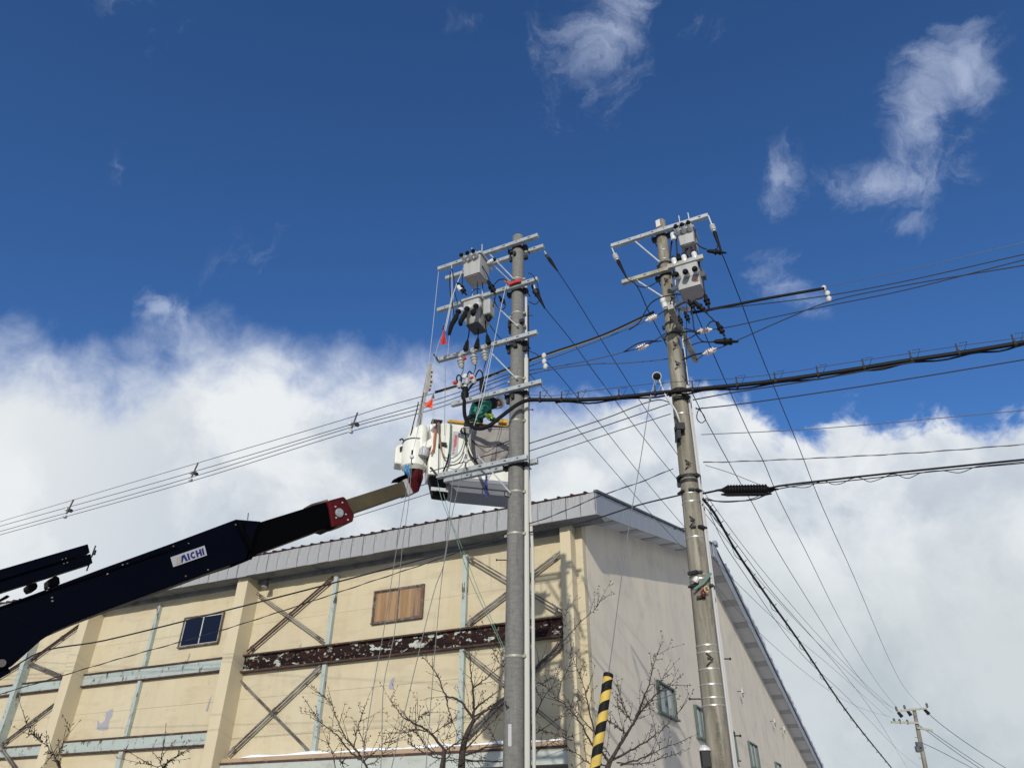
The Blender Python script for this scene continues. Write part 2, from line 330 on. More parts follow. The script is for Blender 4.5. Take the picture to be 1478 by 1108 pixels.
# ------------------------------------------------------------------ ground
AZB = radians(25.8)
EX = V((cos(AZB), -sin(AZB), 0)); EY = V((sin(AZB), cos(AZB), 0)); EZ = V((0, 0, 1))
d_ = ray(848, 920); CORNER = EYE + d_ * (21.5 / hypot(d_.x, d_.y)); CORNER.z = 0
def wl(x, y, z): return CORNER + EX * x + EY * y + EZ * z      # building coordinates -> world
def sheet(name, x0, x1, y0, y1, z, m, label, cat):
    b = MB(); b.add([wl(x0, y0, z), wl(x1, y0, z), wl(x1, y1, z), wl(x0, y1, z)], [(0, 1, 2, 3)]); o = build(name, b, m, base=wl((x0 + x1) / 2, (y0 + y1) / 2, z)); return tag(o, label, cat, kind='structure')
sheet('ground', -900, 900, -900, 900, 0, 'soil', 'patchy snow covered open ground out to the horizon', 'ground')
sheet('road', -400, 400, -18.5, -11.5, .004, 'asphalt', 'grey asphalt street running past the warehouse', 'road')
sheet('road_marking', -400, 400, -15.06, -14.94, .008, 'road_paint', 'white painted line along the middle of the street', 'road marking')
b = MB(); b.box(wl(0, -10.2, .06), EX, EY, EZ, 300, 2.6, .12); tag(build('pavement', b, 'pavement', base=wl(0, -10.2, 0)), 'raised grey pavement between the street and the warehouse', 'pavement', kind='structure')

# ------------------------------------------------------------------ warehouse
WH = root('warehouse', CORNER, -AZB, 'cream warehouse with rusty steel framing, grey fascia and snow edged gable roof', 'warehouse')
LX, WY, SL1, SL2, RY, EZB, EO, GO, FH = 34.0, 56.0, .237, .222, 18.2, 9.80, .90, .80, .69
RZ = EZB + SL1 * (RY + EO)                                   # underside of the fascia at the ridge
def under(y): return EZB + SL1 * (y + EO) if y <= RY else RZ - SL2 * (y - RY)
def LB(b, x0, x1, y0, y1, z0, z1, mi=0):                     # box in building coordinates
    return b.box(wl((x0 + x1) / 2, (y0 + y1) / 2, (z0 + z1) / 2), EX, EY, EZ, abs(x1 - x0), abs(y1 - y0), abs(z1 - z0), mi)
xs = [-LX, -25.2, -21.6, -18.05, -13.2, -9.3, -4.05, 0]
zs = [0, 3.5, 4.5, 5.72, 6.9, 8.25, 9.95]
for i in range(len(xs) - 1):
    for j in range(len(zs) - 1):
        b = MB(); g = .003; LB(b, xs[i] + g, xs[i + 1] - (g if i < len(xs) - 2 else 0), random.uniform(-.004, .004), .3, zs[j] + g, zs[j + 1] - g); build('wall_panel', b, 'cream_wall', WH)
b = MB(); b.prism([wl(0, .32, 0), wl(0, .32, under(.32) + .2), wl(0, RY, RZ + .2), wl(0, WY, under(WY) + .2), wl(0, WY, 0)], EX * -.3); build('gable_wall', b, 'gable_stucco', WH)
b = MB(); LB(b, -.006, -.3, .31, .33, 0, 9.9); LB(b, -LX, -LX - .2, 0, WY, 0, 6); LB(b, -LX, 0, WY, WY + .2, 0, 5.5); build('rear_wall', b, 'gable_stucco', WH)
for x0, x1, d in ((-13.45, -12.95, .66), (-21.86, -21.36, .66), (-.58, -.23, .42), (-30.3, -29.8, .66)):
    b = MB(); LB(b, x0, x1, -d, .02, 0, 9.86); build('pilaster', b, 'cream_pilaster', WH, bevel=.015)
# roof: slopes, fascia panels, soffits, ribs
b = MB(); t = .12; Z0 = under(-EO) + FH
def rf(x, y, dz): return wl(x, y, under(y) + FH + dz)
b.prism([rf(GO - .01, -EO + .02, -.02), rf(GO - .01, RY, -.02), rf(GO - .01, RY, .04), rf(GO - .01, -EO + .02, .04)], EX * -(LX + 1.4))
b.prism([rf(GO - .01, RY + .001, -.02), rf(GO - .01, WY + 1, -.02), rf(GO - .01, WY + 1, .08), rf(GO - .01, RY + .001, .08)], EX * -(LX + 1.4))
ROOF = build('roof', b, 'roof_red', WH)
b = MB(); x = GO - .3
while x > -LX:
    b.beam(rf(x, -EO - .03, .075), rf(x, RY, .075), .05, .05); b.box(rf(x, -EO - .04, .05), EX, EY, EZ, .065, .05, .085)
    b.box(rf(x - .22, -EO - .03, .03), EX, EY, EZ, .36, .05, .035); x -= .435
build('roof_ribs', b, 'roof_red', ROOF, kind='stuff')
n = int((LX + GO) / .47); p0 = None
for i in range(n):
    x1 = GO - .004 - i * .47
    if p0 is None:
        b = MB(); LB(b, x1 - .452, x1, -EO - .02, -EO + .02, Z0 - FH, Z0 + .005); p0 = build('fascia_panel', b, 'fascia_metal', WH)
    else: again(p0, WH, (-.47 * i, random.uniform(-.016, .010), random.uniform(-.012, .006)))
p0 = None; y = -EO + .02
while y < WY - .9:
    y2 = min(y + .92, RY) if y < RY else y + .92
    b = MB(); b.prism([wl(GO, y + .016, under(y)), wl(GO, y2 - .016, under(y2)), wl(GO, y2 - .016, under(y2) + FH), wl(GO, y + .016, under(y) + FH)], EX * (.03 + random.uniform(-.004, .006)))
    build('gable_fascia_panel', b, 'fascia_blue', WH); y = y2
b = MB()
for a, c_ in ((-EO, RY), (RY, WY)):
    b.beam(wl(GO + .03, a, under(a) + FH + .06), wl(GO + .03, c_, under(c_) + FH + .06), .12, .07)
build('verge_trim', b, 'tank_dark', WH)
b = MB(); b.beam(wl(GO + .07, RY - .5, RZ + .25), wl(GO + .07, RY + .5, RZ + .25), .05, .75); b.box(wl(GO + .1, RY + .25, RZ + FH + .12), EX, EY, EZ, .2, .5, .22); build('ridge_cap', b, 'fascia_blue', WH)
y = -EO + .03; i = 0
while y < WY - 1:
    w = 2.05 if i % 2 == 0 else .75
    y2 = min(y + w, WY)
    if y < RY < y2: y2 = RY
    b = MB(); e = .02 if i % 2 == 0 else .0
    b.prism([wl(GO - .005, y + .008, under(y) + .06 + e), wl(GO - .005, y2 - .008, under(y2) + .06 + e), wl(GO - .005, y2 - .008, under(y2) + .10 + e), wl(GO - .005, y + .008, under(y) + .10 + e)], EX * -(GO + .02))
    build('soffit_panel', b, 'soffit' if i % 2 == 0 else 'soffit_band', WH); y = y2; i += 1
x = GO; 
while x > -LX:
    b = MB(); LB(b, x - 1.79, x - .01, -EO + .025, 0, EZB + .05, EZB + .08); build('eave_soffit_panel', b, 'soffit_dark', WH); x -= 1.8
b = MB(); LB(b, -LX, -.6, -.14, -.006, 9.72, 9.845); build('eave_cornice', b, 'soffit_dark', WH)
# horizontal beams, ledge, posts, braces
def ibeam(name, x0, x1, z0, z1, m, d=.22):
    b = MB(); LB(b, x0, x1, -.10, -.008, z0, z1); f = MB()
    LB(f, x0, x1, -d, -.008, z1, z1 + .05); LB(f, x0, x1, -d, -.008, z0 - .05, z0)
    o = build(name, b, m, WH); build('flange', f, 'brown_rust', o); return o
ibeam('rusty_beam', -12.94, -.59, 6.62, 7.12, 'rusty_steel')
ibeam('steel_band', -21.35, -13.46, 6.76, 7.15, 'pale_green_steel', .16); ibeam('steel_band', -21.35, -13.46, 4.36, 4.74, 'pale_green_steel', .16)
ibeam('steel_band', -29.7, -21.9, 6.76, 7.1, 'pale_green_steel', .16); ibeam('steel_band', -29.7, -21.9, 4.36, 4.7, 'pale_green_steel', .16)
b = MB(); LB(b, -12.94, -.59, -.30, -.004, 3.30, 3.68); LG = build('ledge', b, 'ledge_paint', WH)
b = MB(); LB(b, -12.94, -.59, -.34, -.004, 3.68, 3.74); build('ledge_lip', b, 'brown_rust', LG)
b = MB(); LB(b, -12.94, -.59, -.28, -.004, 3.74, 3.86); build('ledge_strip', b, 'ledge_orange', LG)
b = MB(); N_ = 90
rings = []
for i in range(N_ + 1):
    x = -12.3 + i * (11.6 / N_); h = .07 + .03 * sin(i * .35) + random.uniform(-.012, .012); h *= min(1, i / 5)
    h = max(h, .01); rings.append([wl(x, -.27, 3.865), wl(x, -.26, 3.865 + h * .7), wl(x, -.18, 3.865 + h), wl(x, -.01, 3.865 + h), wl(x, -.008, 3.865)])
b.loft(rings); SN = build('ledge_snow', b, 'snow', smooth=True, base=wl(-6, -.2, 3.86)); tag(SN, 'thin line of white snow lying along the ledge of the cream facade', 'snow', kind='stuff')
b = MB(); LB(b, -12.94, -.59, -.05, -.004, .6, 3.26); build('shutter', b, 'soffit_dark', WH)
def post(x, z0, z1, w=.16, d=.14, y=0):
    b = MB(); LB(b, x - w / 2, x + w / 2, -d + y, -.008 + y, z0, z1); build('steel_post', b, 'pale_green_steel', WH)
for x in (-9.3, -4.05): post(x, 7.18, 9.55); post(x, 3.87, 6.56)
for x in (-18.05,): post(x, 7.21, 9.55, .15); post(x, 4.80, 6.70, .15); post(x, 1.0, 4.30, .22)
post(-25.25, 0, 9.6, .26, .34)
def brace(x0, z0, x1, z1, w=.075, y=-.10, m='brace_steel'):
    b = MB(); p = wl(x0, y, z0); q = wl(x1, y, z1); a = (q - p).normalized(); up = EY.cross(a).normalized()
    for s in (-1, 1): b.beam(p + up * s * w * .62, q + up * s * w * .62, .045, w * .62, up)
    for t_ in (.06, .5, .94):
        b.beam(p.lerp(q, t_) - a * .07 - EY * .03, p.lerp(q, t_) + a * .07 - EY * .03, .02, w * 2.0, up)
    build('brace', b, m, WH)
brace(-12.85, 7.25, -9.42, 9.5, .085, -.12, 'brown_rust'); brace(-12.85, 9.35, -9.42, 7.3, .05, -.2)
brace(-12.85, 3.98, -9.42, 6.5, .085, -.12); brace(-12.85, 6.3, -9.42, 3.98, .035, -.2)
brace(-3.95, 9.45, -.66, 7.25, .07, -.2); brace(-.66, 9.1, -3.95, 7.25, .08, -.12)
brace(-3.95, 6.5, -.66, 4.0, .05, -.2); brace(-.66, 6.45, -3.95, 4.0, .085, -.12)
brace(-25.1, 8.05, -21.9, 9.6, .07, -.12, 'brown_rust'); brace(-25.1, 7.95, -22.6, 7.2, .07, -.2); brace(-28.6, 6.9, -25.4, 8.1, .07, -.12, 'brown_rust')
brace(-25.1, 4.85, -22.0, 6.5, .07, -.12); brace(-28.6, 3.6, -25.4, 4.9, .07, -.12); brace(-25.1, 4.75, -22.0, 3.0, .07, -.2); brace(-28.6, 6.4, -25.4, 4.9, .05, -.2)
# facade windows
def fwindow(x0, x1, z0, z1, frame, panes, sill='brown_rust'):
    b = MB(); t = .05; y0, y1 = -.09, -.006
    LB(b, x0 - t, x1 + t, y0, y1, z1, z1 + t); LB(b, x0 - t, x1 + t, y0 - .03, y1, z0 - t, z0); LB(b, x0 - t, x0, y0, y1, z0, z1); LB(b, x1, x1 + t, y0, y1, z0, z1)
    w = build('window', b, frame, WH); k = len(panes)
    for i, m in enumerate(panes):
        a = x0 + (x1 - x0) * i / k; c_ = x0 + (x1 - x0) * (i + 1) / k; s = .035; yy = -.03 - .022 * (i % 2)
        p = MB(); LB(p, a + s, c_ - s, yy, yy + .02, z0 + s, z1 - s); build('pane', p, m, w)
        f = MB(); LB(f, a + .002, a + s, yy - .02, yy + .015, z0, z1); LB(f, c_ - s, c_ - .002, yy - .02, yy + .015, z0, z1); LB(f, a + s, c_ - s, yy - .02, yy + .015, z0, z0 + s); LB(f, a + s, c_ - s, yy - .02, yy + .015, z1 - s, z1); build('sash', f, frame if m != 'navy_glass' else 'ledge_paint', w)
    return w
w = fwindow(-7.56, -5.66, 7.72, 8.74, 'window_frame_brown', ['plywood', 'plywood']); w['label'] = 'window boarded over with brown plywood'
p = MB(); LB(p, -6.08, -5.71, -.066, -.058, 7.77, 8.69); build('board', p, 'wood_grain', w)
w = fwindow(-16.45, -14.5, 7.79, 8.84, 'window_frame_brown', ['navy_glass', 'navy_glass']); w['label'] = 'two pane window with dark blue glass and rusty frame'
# gable windows
def gwindow(y0, y1, z0, z1, k=2):
    b = MB(); t = .065; x0, x1 = .006, .12
    LB(b, x0, x1, y0 - t, y1 + t, z1, z1 + t); LB(b, x0, x1 + .06, y0 - t - .12, y1 + t + .12, z0 - t, z0); LB(b, x0, x1, y0 - t, y0, z0, z1); LB(b, x0, x1, y1, y1 + t, z0, z1)
    if k > 1: LB(b, x0, x1 - .04, (y0 + y1) / 2 - .04, (y0 + y1) / 2 + .04, z0, z1)
    w = build('window', b, 'window_frame_green', WH)
    for i in range(k):
        p = MB(); a = y0 + (y1 - y0) * i / k; c_ = y0 + (y1 - y0) * (i + 1) / k; LB(p, .012, .03, a + .02, c_ - .02, z0 + .01, z1 - .01); build('pane', p, 'pale_glass', w)
gwindow(6.9, 9.0, 5.4, 6.4); gwindow(12.4, 14.3, 5.15, 6.3); gwindow(18.4, 20.3, 4.9, 6.1); gwindow(24.2, 26.6, 4.9, 6.05); gwindow(33, 35, 4.6, 5.7, 1)
# peeled paint, small fittings
def patch(poly):
    b = MB(); b.prism([wl(x, -.013, z) for x, z in poly], EY * .010); build('peeled_patch', b, 'peeled', WH)
patch([(lambda q: ((q - CORNER).dot(EX), q.z))(pl(x * .2436, 840 + y * .2436, CORNER, EY)) for x, y in ((575, 872), (580, 815), (598, 840), (624, 815), (630, 770), (650, 756), (670, 748), (666, 792), (648, 815), (641, 872), (610, 876))])
patch([(-6.72, 5.62), (-6.55, 5.60), (-6.53, 5.95), (-6.62, 5.93), (-6.7, 5.8)])
patch([(-14.42, 5.45), (-14.33, 5.42), (-14.28, 5.95), (-14.36, 5.8)])
for px, py in ((1068, 997), (1115, 1040), (1129, 1051), (1114, 880 + 160)):
    q = pl(px, py, wl(.15, 0, 0), EX); r_ = root('wall_bracket', q, 0); b = MB(); b.tube([q - EX * .14, q + EX * .12, q + EX * .13 + EZ * -.32], .022, 5); build('arm', b, 'dark_steel', r_); b = MB(); b.box(q + EX * .15, EX, EY, EZ, .10, .30, .22); build('plate', b, 'galvanised', r_)
    tag(r_, {1068: 'small metal bracket high on gable wall, nearest the old concrete pole', 1115: 'small hooked bracket on gable wall near the sloping soffit', 1129: 'small hooked bracket furthest along gable wall under the soffit', 1114: 'small hooked bracket on gable wall near the sloping soffit'}[px], 'bracket', 'brackets on the gable wall')
    if px == 1114:
        for ch in list(r_.children): bpy.data.objects.remove(ch)
        bpy.data.objects.remove(r_)
q = pl(384, 843, wl(0, -.45, 0), EY); lr = root('floodlight', q, 0, 'small dark floodlight under the eave beside the left facade pilaster', 'floodlight')
b = MB(); b.tube([q + EZ * .28 + EY * .1, q + EZ * .08], .02, 6); build('stem', b, 'dark_steel', lr)
b = MB(); b.lathe(q + EZ * .12, V((-.1, -.25, -1)), [(0, .05), (.06, .10), (.2, .13), (.24, .15)], 10); build('housing', b, 'dark_steel', lr, True)
b = MB(); b.lathe(q + EZ * .12 + V((-.1, -.25, -1)).normalized() * .235, V((-.1, -.25, -1)), [(0, .13), (.03, .10)], 10); build('lens', b, 'pale_glass', lr, True)
# snow on the far roof slope, overhanging the verge
b = MB(); rings = []; n = 90
for i in range(n + 1):
    y = RY + 2.2 + i * (WY - RY - 2.4) / n; h = (.40 + .10 * sin(i * .8) * sin(i * .29) + random.uniform(-.07, .07)) * min(1, i / 16 + .05); o_ = random.uniform(-.05, .06)
    z = under(y) + FH + .10; rings.append([wl(-12, y, z), wl(-12, y, z + h + .05), wl(-2, y, z + h + .03), wl(.75 + o_, y, z + h), wl(1.0 + o_, y, z + h * .6), wl(.98 + o_, y, z + .01)])
b.loft(rings); tag(build('roof_snow', b, 'snow', smooth=True, base=wl(0, RY + 4, under(RY + 4) + FH)), 'snow lying along the far roof slope above the gable verge', 'snow', kind='stuff')

# ------------------------------------------------------------------ utility poles
RP = 11.2
def pole(px_top, px_bot, r_top, r_bot, m, label, d=RP, seg=24):
    t = at(*px_top, d); q = at(*px_bot, d); k = q.z / (t.z - q.z); g = q + (q - t) * k; g.z = 0
    R_ = root('utility_pole', g, 0, label, 'utility pole')
    rg = r_bot + (r_bot - r_top) * k; n = 14; b = MB()
    b.tube([g.lerp(t, i / n) for i in range(n + 1)] + [t + EZ * .03, t + EZ * .05], [rg + (r_top - rg) * i / n for i in range(n + 1)] + [r_top * .8, r_top * .3], seg)
    sh_ = build('shaft', b, m, R_, True)
    R_['_']= 1; del R_['_']
    return R_, (lambda z: g.lerp(t, z / t.z)), (lambda z: rg + (r_top - rg) * z / t.z), t, sh_
PL, lc, lr_, LT, LSH = pole((748, 343), (741, 1108), .118, .148, 'concrete_new', 'new grey concrete pole with five crossarms beside the raised bucket')
PR, rc, rr_, RT, RSH = pole((953, 321), (1040, 1108), .108, .165, 'concrete_old', 'weathered brown concrete pole with pole switches, standing by the gable wall')
def zof(px, py, c_, rad):                       # height at which a pixel row meets the pole
    z = 6.
    for _ in range(12):
        q = pl(px, py, c_(z), V((0, 1, 0))); z = q.z
    return z
def arm(P, cfun, px0, px1, off, m='galvanised', s=.085, dirn=EY, slots=0, name='crossarm'):
    z = zof(748 if P is PL else 970, (px0[1] + px1[1]) / 2, cfun, 0)
    base = cfun(z) + dirn * off
    a = pl(*px0, base, dirn); c_ = pl(*px1, base, dirn); zz = (a.z + c_.z) / 2; a.z = c_.z = zz
    b = MB(); b.beam(a, c_, s, s); o = build(name, b, m, P, bevel=.006)
    if slots:
        h = MB(); L = (c_ - a)
        for i in range(slots):
            q = a + L * ((i + .7) / (slots + .4)) - dirn * (s / 2 + .0015); h.box(q, L, dirn, EZ, .05 if i % 2 else .022, .003, .022)
        build('bolt_hole', h, 'dark_steel', o)
    return a, c_, zz
def strut(P, px0, px1, A, B, r=.017):
    b = MB(); a = pl(*px0, A, EY); c_ = pl(*px1, B, EY); b.beam(a, c_, .038, .022); b.tube([a - EY * .05, a + EY * .03], .014, 6); b.tube([c_ - EY * .05, c_ + EY * .03], .014, 6); build('strut', b, 'galvanised', P)
def band(P, cf, rf_, z, h=.035, m='stainless', bolts=True):
    b = MB(); c_ = cf(z); r = rf_(z) + .006
    b.lathe(c_ - EZ * h / 2, EZ, [(0, r - .004), (.002, r), (h - .002, r), (h, r - .004)], 24)
    if bolts:
        for s in (-1, 1): b.box(c_ + EX * s * (r + .02), EX, EY, EZ, .05, .05, h * 1.2)
    build('band', b, m, P, True)
def clamp(P, cf, rf_, z, side=-1):
    b = MB(); c_ = cf(z); r = rf_(z) + .01
    b.lathe(c_ - EZ * .04, EZ, [(0, r - .004), (.004, r), (.076, r), (.08, r - .004)], 24)
    for s in (-1, 1):
        b.box(c_ + EX * s * (r + .04), EX, EY, EZ, .09, .10, .07); b.tube([c_ + EX * s * (r + .045) - EY * .20, c_ + EX * s * (r + .045) + EY * .2], .012, 6)
    build('clamp', b, 'dark_steel', P, True)
FN = -(.118 + .055)
ARM = {}
ARM['a1'] = arm(PL, lc, (633, 385), (777, 344), FN, slots=8)
ARM['a2'] = arm(PL, lc, (644, 398), (785, 360), .118 + .06, slots=8)
ARM['a3'] = arm(PL, lc, (632, 446), (776.5, 405.5), FN, slots=8)
ARM['a4'] = arm(PL, lc, (632, 521), (775.5, 479), FN - .01, slots=9)
ARM['a5'] = arm(PL, lc, (652, 583), (782, 552), FN - .012, slots=7)
ARM['a6'] = arm(PL, lc, (631, 690), (761, 657), FN - .018, slots=7)
ARM['a7'] = arm(PL, lc, (642, 691), (776, 668), .14 + .06, slots=6)
for k in ('a1', 'a3', 'a4', 'a5', 'a6'): clamp(PL, lc, lr_, ARM[k][2] - .03)
def ppt(cf, px, py, off=0): return cf(zof(px, py, cf, 0)) + EY * off
for p0, p1 in (((706, 366), (743, 404)), ((708, 433), (748, 472)), ((707, 507), (747, 548)), ((690, 658), (738, 712))):
    strut(PL, p0, p1, ppt(lc, 748, (p0[1] + 0), FN + .02), ppt(lc, 745, p1[1], FN + .045))
strut(PL, (716, 386), (738, 407), ppt(lc, 748, 386, .16), ppt(lc, 748, 407, .10))
for py in (406, 455, 474, 549, 610, 712, 772, 948): band(PL, lc, lr_, zof(745, py, lc, 0), .035, 'galvanised_worn')
# conduits on the right of the new pole
def conduit(P, cf, rf_, ang, z0, z1, r, m, out=.0, out1=None):
    b = MB(); pts = []
    for i in range(13):
        z = z0 + (z1 - z0) * i / 12; rr = rf_(z) + r + .006 + (out if out1 is None else out + (out1 - out) * min(1, max(0, (i - 6) / 2))); pts.append(cf(z) + V((cos(ang), sin(ang), 0)) * rr)
    b.tube(pts, r, 8); build('conduit', b, m, P, True)
conduit(PL, lc, lr_, radians(-14), 0, zof(748, 519, lc, 0), .042, 'pvc_cream')
conduit(PL, lc, lr_, radians(2), 0, zof(748, 412, lc, 0), .026, 'pvc_cream', .105, .012)
conduit(PL, lc, lr_, radians(9), 0, zof(748, 440, lc, 0), .024, 'dark_steel', .05)
def step(P, cf, rf_, z, ang, hook=True):
    b = MB(); d = V((cos(ang), sin(ang), 0)); c_ = cf(z) + d * (rf_(z) - .01)
    if hook: b.tube([c_, c_ + d * .05, c_ + d * .10 + EZ * .01, c_ + d * .10 + EZ * .07], .010, 6)
    else: b.tube([c_, c_ + d * .17], .009, 6); b.lathe(c_ + d * .16, d, [(0, .017), (.02, .017)], 6)
    build('step', b, 'dark_steel', P)
for py, a, h in ((455, 0, 0), (590, 5, 0), (672, -150, 1), (835, 2, 0), (900, 178, 0), (808, 182, 0), (1022, -120, 1), (720, -145, 1)): step(PL, lc, lr_, zof(745, py, lc, 0), radians(a), h)
b = MB(); c_ = ppt(lc, 745, 1062); b.box(c_ + V((-.35, -.93, 0)) * (lr_(3) + .004), V((.93, -.35, 0)), V((.35, .93, 0)), EZ, .05, .01, .28); build('name_plate', b, 'pvc_grey', PL)
# small fittings around the new pole
b = MB()
for py, dx in ((372, .0), (470, -.02), (507, -.05), (575, .03)):
    c_ = ppt(lc, 748, py); r = lr_(c_.z)
    for k in range(4):
        a = random.uniform(150, 260); b.box(c_ + V((cos(radians(a)), sin(radians(a)), 0)) * (r + .03) + EZ * random.uniform(-.1, .1), EX, EY, EZ, .05, .06, random.uniform(.04, .09))
    a = random.uniform(-60, 20); b.box(c_ + V((cos(radians(a)), sin(radians(a)), 0)) * (r + .04), EX, EY, EZ, .08, .07, .08)
build('fittings', b, 'dark_steel', PL, kind='stuff')
# --- old pole
RN = -(.12 + .055)
ARM['b1'] = arm(PR, rc, (882, 352), (1023, 315), RN, slots=8)
ARM['b2'] = arm(PR, rc, (898, 408), (966, 388), RN, 'galvanised_worn', slots=3)
strut(PR, (915, 347), (953, 379), ppt(rc, 958, 347, RN + .02), ppt(rc, 958, 379, RN + .05)); strut(PR, (921, 406), (957, 429), ppt(rc, 962, 406, RN + .02), ppt(rc, 962, 429, RN + .05))
for k in ('b1', 'b2'): clamp(PR, rc, rr_, ARM[k][2] - .03)
for py in (365, 378, 601, 715, 727, 778, 832, 838, 933, 943, 967, 989, 1008, 1019): band(PR, rc, rr_, zof(1000, py, rc, 0), .022, 'stainless', False)
for py in (383, 470, 485, 566, 690, 697): band(PR, rc, rr_, zof(975, py, rc, 0), .06, 'dark_steel')
b = MB(); c_ = rc(RT.z - .12); b.box(c_ + V((-.6, -.8, 0)) * .118, V((.8, -.6, 0)), V((.6, .8, 0)), EZ, .09, .02, .18); build('cap_plate', b, 'porcelain', PR)
zb3 = zof(975, 470, rc, 0)
B0 = rc(zb3) - EX * (-.17) ; b3a = pl(968, 446, rc(zb3) + EX * .16, EX); b3b = pl(1004, 517, rc(zb3) + EX * .16, EX); b3a.z = b3b.z = (b3a.z + b3b.z) / 2
b = MB(); b.beam(b3a, b3b, .10, .10); build('crossarm', b, 'galvanised_worn', PR, bevel=.006)
b = MB(); b.beam(b3a + EX * .005 + EZ * .055 + EY * .3, b3b + EZ * .055 - EY * .3, .05, .012); build('arm_plate', b, 'dark_steel', PR)
conduit(PR, rc, rr_, radians(-32), 0, zof(970, 560, rc, 0), .022, 'pvc_grey'); conduit(PR, rc, rr_, radians(-15), 0, zof(975, 505, rc, 0), .018, 'dark_steel'); conduit(PR, rc, rr_, radians(2), 0, zof(960, 400, rc, 0), .016, 'pvc_cream', .03)
for py, a in ((412, -110), (437, -75), (468, -100), (505, -95), (533, -95), (633, -160), (676, -100), (757, -110), (955, -100)):
    z = zof(1000, py, rc, 0); d = V((cos(radians(a)), sin(radians(a)), 0)); t_ = V((-d.y, d.x, 0)); c_ = rc(z) + d * (rr_(z) + .012)
    b = MB(); b.tube([c_ + EZ * .09 - t_ * .03, c_ + d * .05 + t_ * .05, c_ - EZ * .08 - t_ * .05], .009, 6); b.box(c_ + EZ * .02, t_, d, EZ, .05, .03, .03); build('step', b, 'dark_steel', PR)
for py, a in ((950, 3), (1061, 3), (1008, 178), (762, 178)): step(PR, rc, rr_, zof(1010, py, rc, 0), radians(a), False)
for py in (690, 712, 765, 830, 848, 866, 580, 577):
    z = zof(1000, py, rc, 0); b = MB(); c_ = rc(z); r = rr_(z)
    for k in range(3):
        b = MB(); a = radians(random.uniform(-170, -10)); b.box(c_ + V((cos(a), sin(a), 0)) * (r + .025), V((-sin(a), cos(a), 0)), V((cos(a), sin(a), 0)), EZ, random.uniform(.06, .16), .05, random.uniform(.025, .05))
        build('bracket', b, 'dark_steel', PR)
# coil of yellow and orange sheathing with white cap on the old pole
c_ = pl(1014, 852, rc(5.0) - V((0, 1, 0)) * .2, V((0, 1, 0))); b = MB()
for k, (dx, dz) in enumerate(((.02, 0), (.06, .02), (0, -.05))):
    b.tube([c_ + V((dx, -.01 * k, dz)) + V((.032 * cos(a_ * .7), 0, .045 * sin(a_ * .7))) for a_ in range(9)], .011, 6, True, 0 if k < 1 else (1 if k == 1 else 2))
build('cable_coil', b, ['sheath_orange', 'sheath_yellow', 'oxblood_paint'], PR, True)
b = MB(); b.lathe(c_ + V((-.09, 0, .14)), V((.4, -.4, .6)), [(0, .045), (.06, .04), (.08, .02)], 8); build('coil_cap', b, 'porcelain', PR, True)
b = MB(); b.tube([c_ + V((-.12, 0, .02)), c_ + V((.02, -.02, .10)), c_ + V((.16, 0, .26))], .02, 6); build('coil_lead', b, 'rope_green', PR, True)
c_ = pl(1016, 1096, rc(2.5), V((0, 1, 0))) + V((-.0, -.1, 0)); b = MB(); b.box(c_, V((1, 0, 0)), V((0, 1, 0)), EZ, .12, .12, .2); b.tube([c_, rc(c_.z)], .02, 6); build('junction_box', b, 'dark_steel', PR, bevel=.01)
b = MB(); b.lathe(c_ + EZ * .1, EZ, [(0, .085), (.03, .08), (.07, .03)], 10); build('junction_box_cap', b, 'porcelain', PR, True)

# --- insulators
def insulator(P, p, axis, s=1., m='porcelain_pink', boot=None):
    b = MB(); prof = []
    for i in range(4):
        t = i * .036 * s; prof += [(t, .03 * s), (t + .010 * s, .052 * s), (t + .020 * s, .052 * s), (t + .030 * s, .03 * s)]
    prof = [(-.05 * s, .014)] + prof + [(.19 * s, .012)]
    b.lathe(V(p) - V(axis).normalized() * .07 * s, axis, prof, 12); o = build('insulator', b, m, P, True)
    if boot:
        bb = MB(); bb.lathe(V(p) + V(axis).normalized() * .09 * s, axis, [(0, .028), (.08, .042), (.2, .034), (.45 * boot, .016)], 8); build('insulator_boot', bb, 'black_rubber', o, True)
    return o

# ------------------------------------------------------------------ pole switches
def lead(parent, pts, r=.012, m='black_rubber', name='lead'):
    b = MB(); b.tube(smooth_path(pts, 5), r, 6); return build(name, b, m, parent, True)
def bushing(parent, p, axis, s=1., cap=True):
    b = MB(); b.lathe(p, axis, [(0, .042 * s), (.03 * s, .056 * s), (.17 * s, .056 * s), (.20 * s, .048 * s)], 12); o = build('bushing', b, 'porcelain', parent, True)
    if cap:
        b = MB(); b.lathe(V(p) + V(axis).normalized() * .17 * s, axis, [(0, .05 * s), (.02 * s, .054 * s), (.05 * s, .05 * s), (.08 * s, .026 * s)], 12); build('bushing_cap', b, 'black_rubber', o, True)
    return o
def rrect(c, hx, hy, z, r, n=4):
    out = []
    for k, (sx, sy) in enumerate(((1, 1), (-1, 1), (-1, -1), (1, -1))):
        for i in range(n + 1):
            a = pi / 2 * (k + i / n); out.append(V((c.x, c.y, 0)) + EX * (sx * (hx - r) + r * cos(a)) + EY * (sy * (hy - r) + r * sin(a)) + EZ * z)
    return out
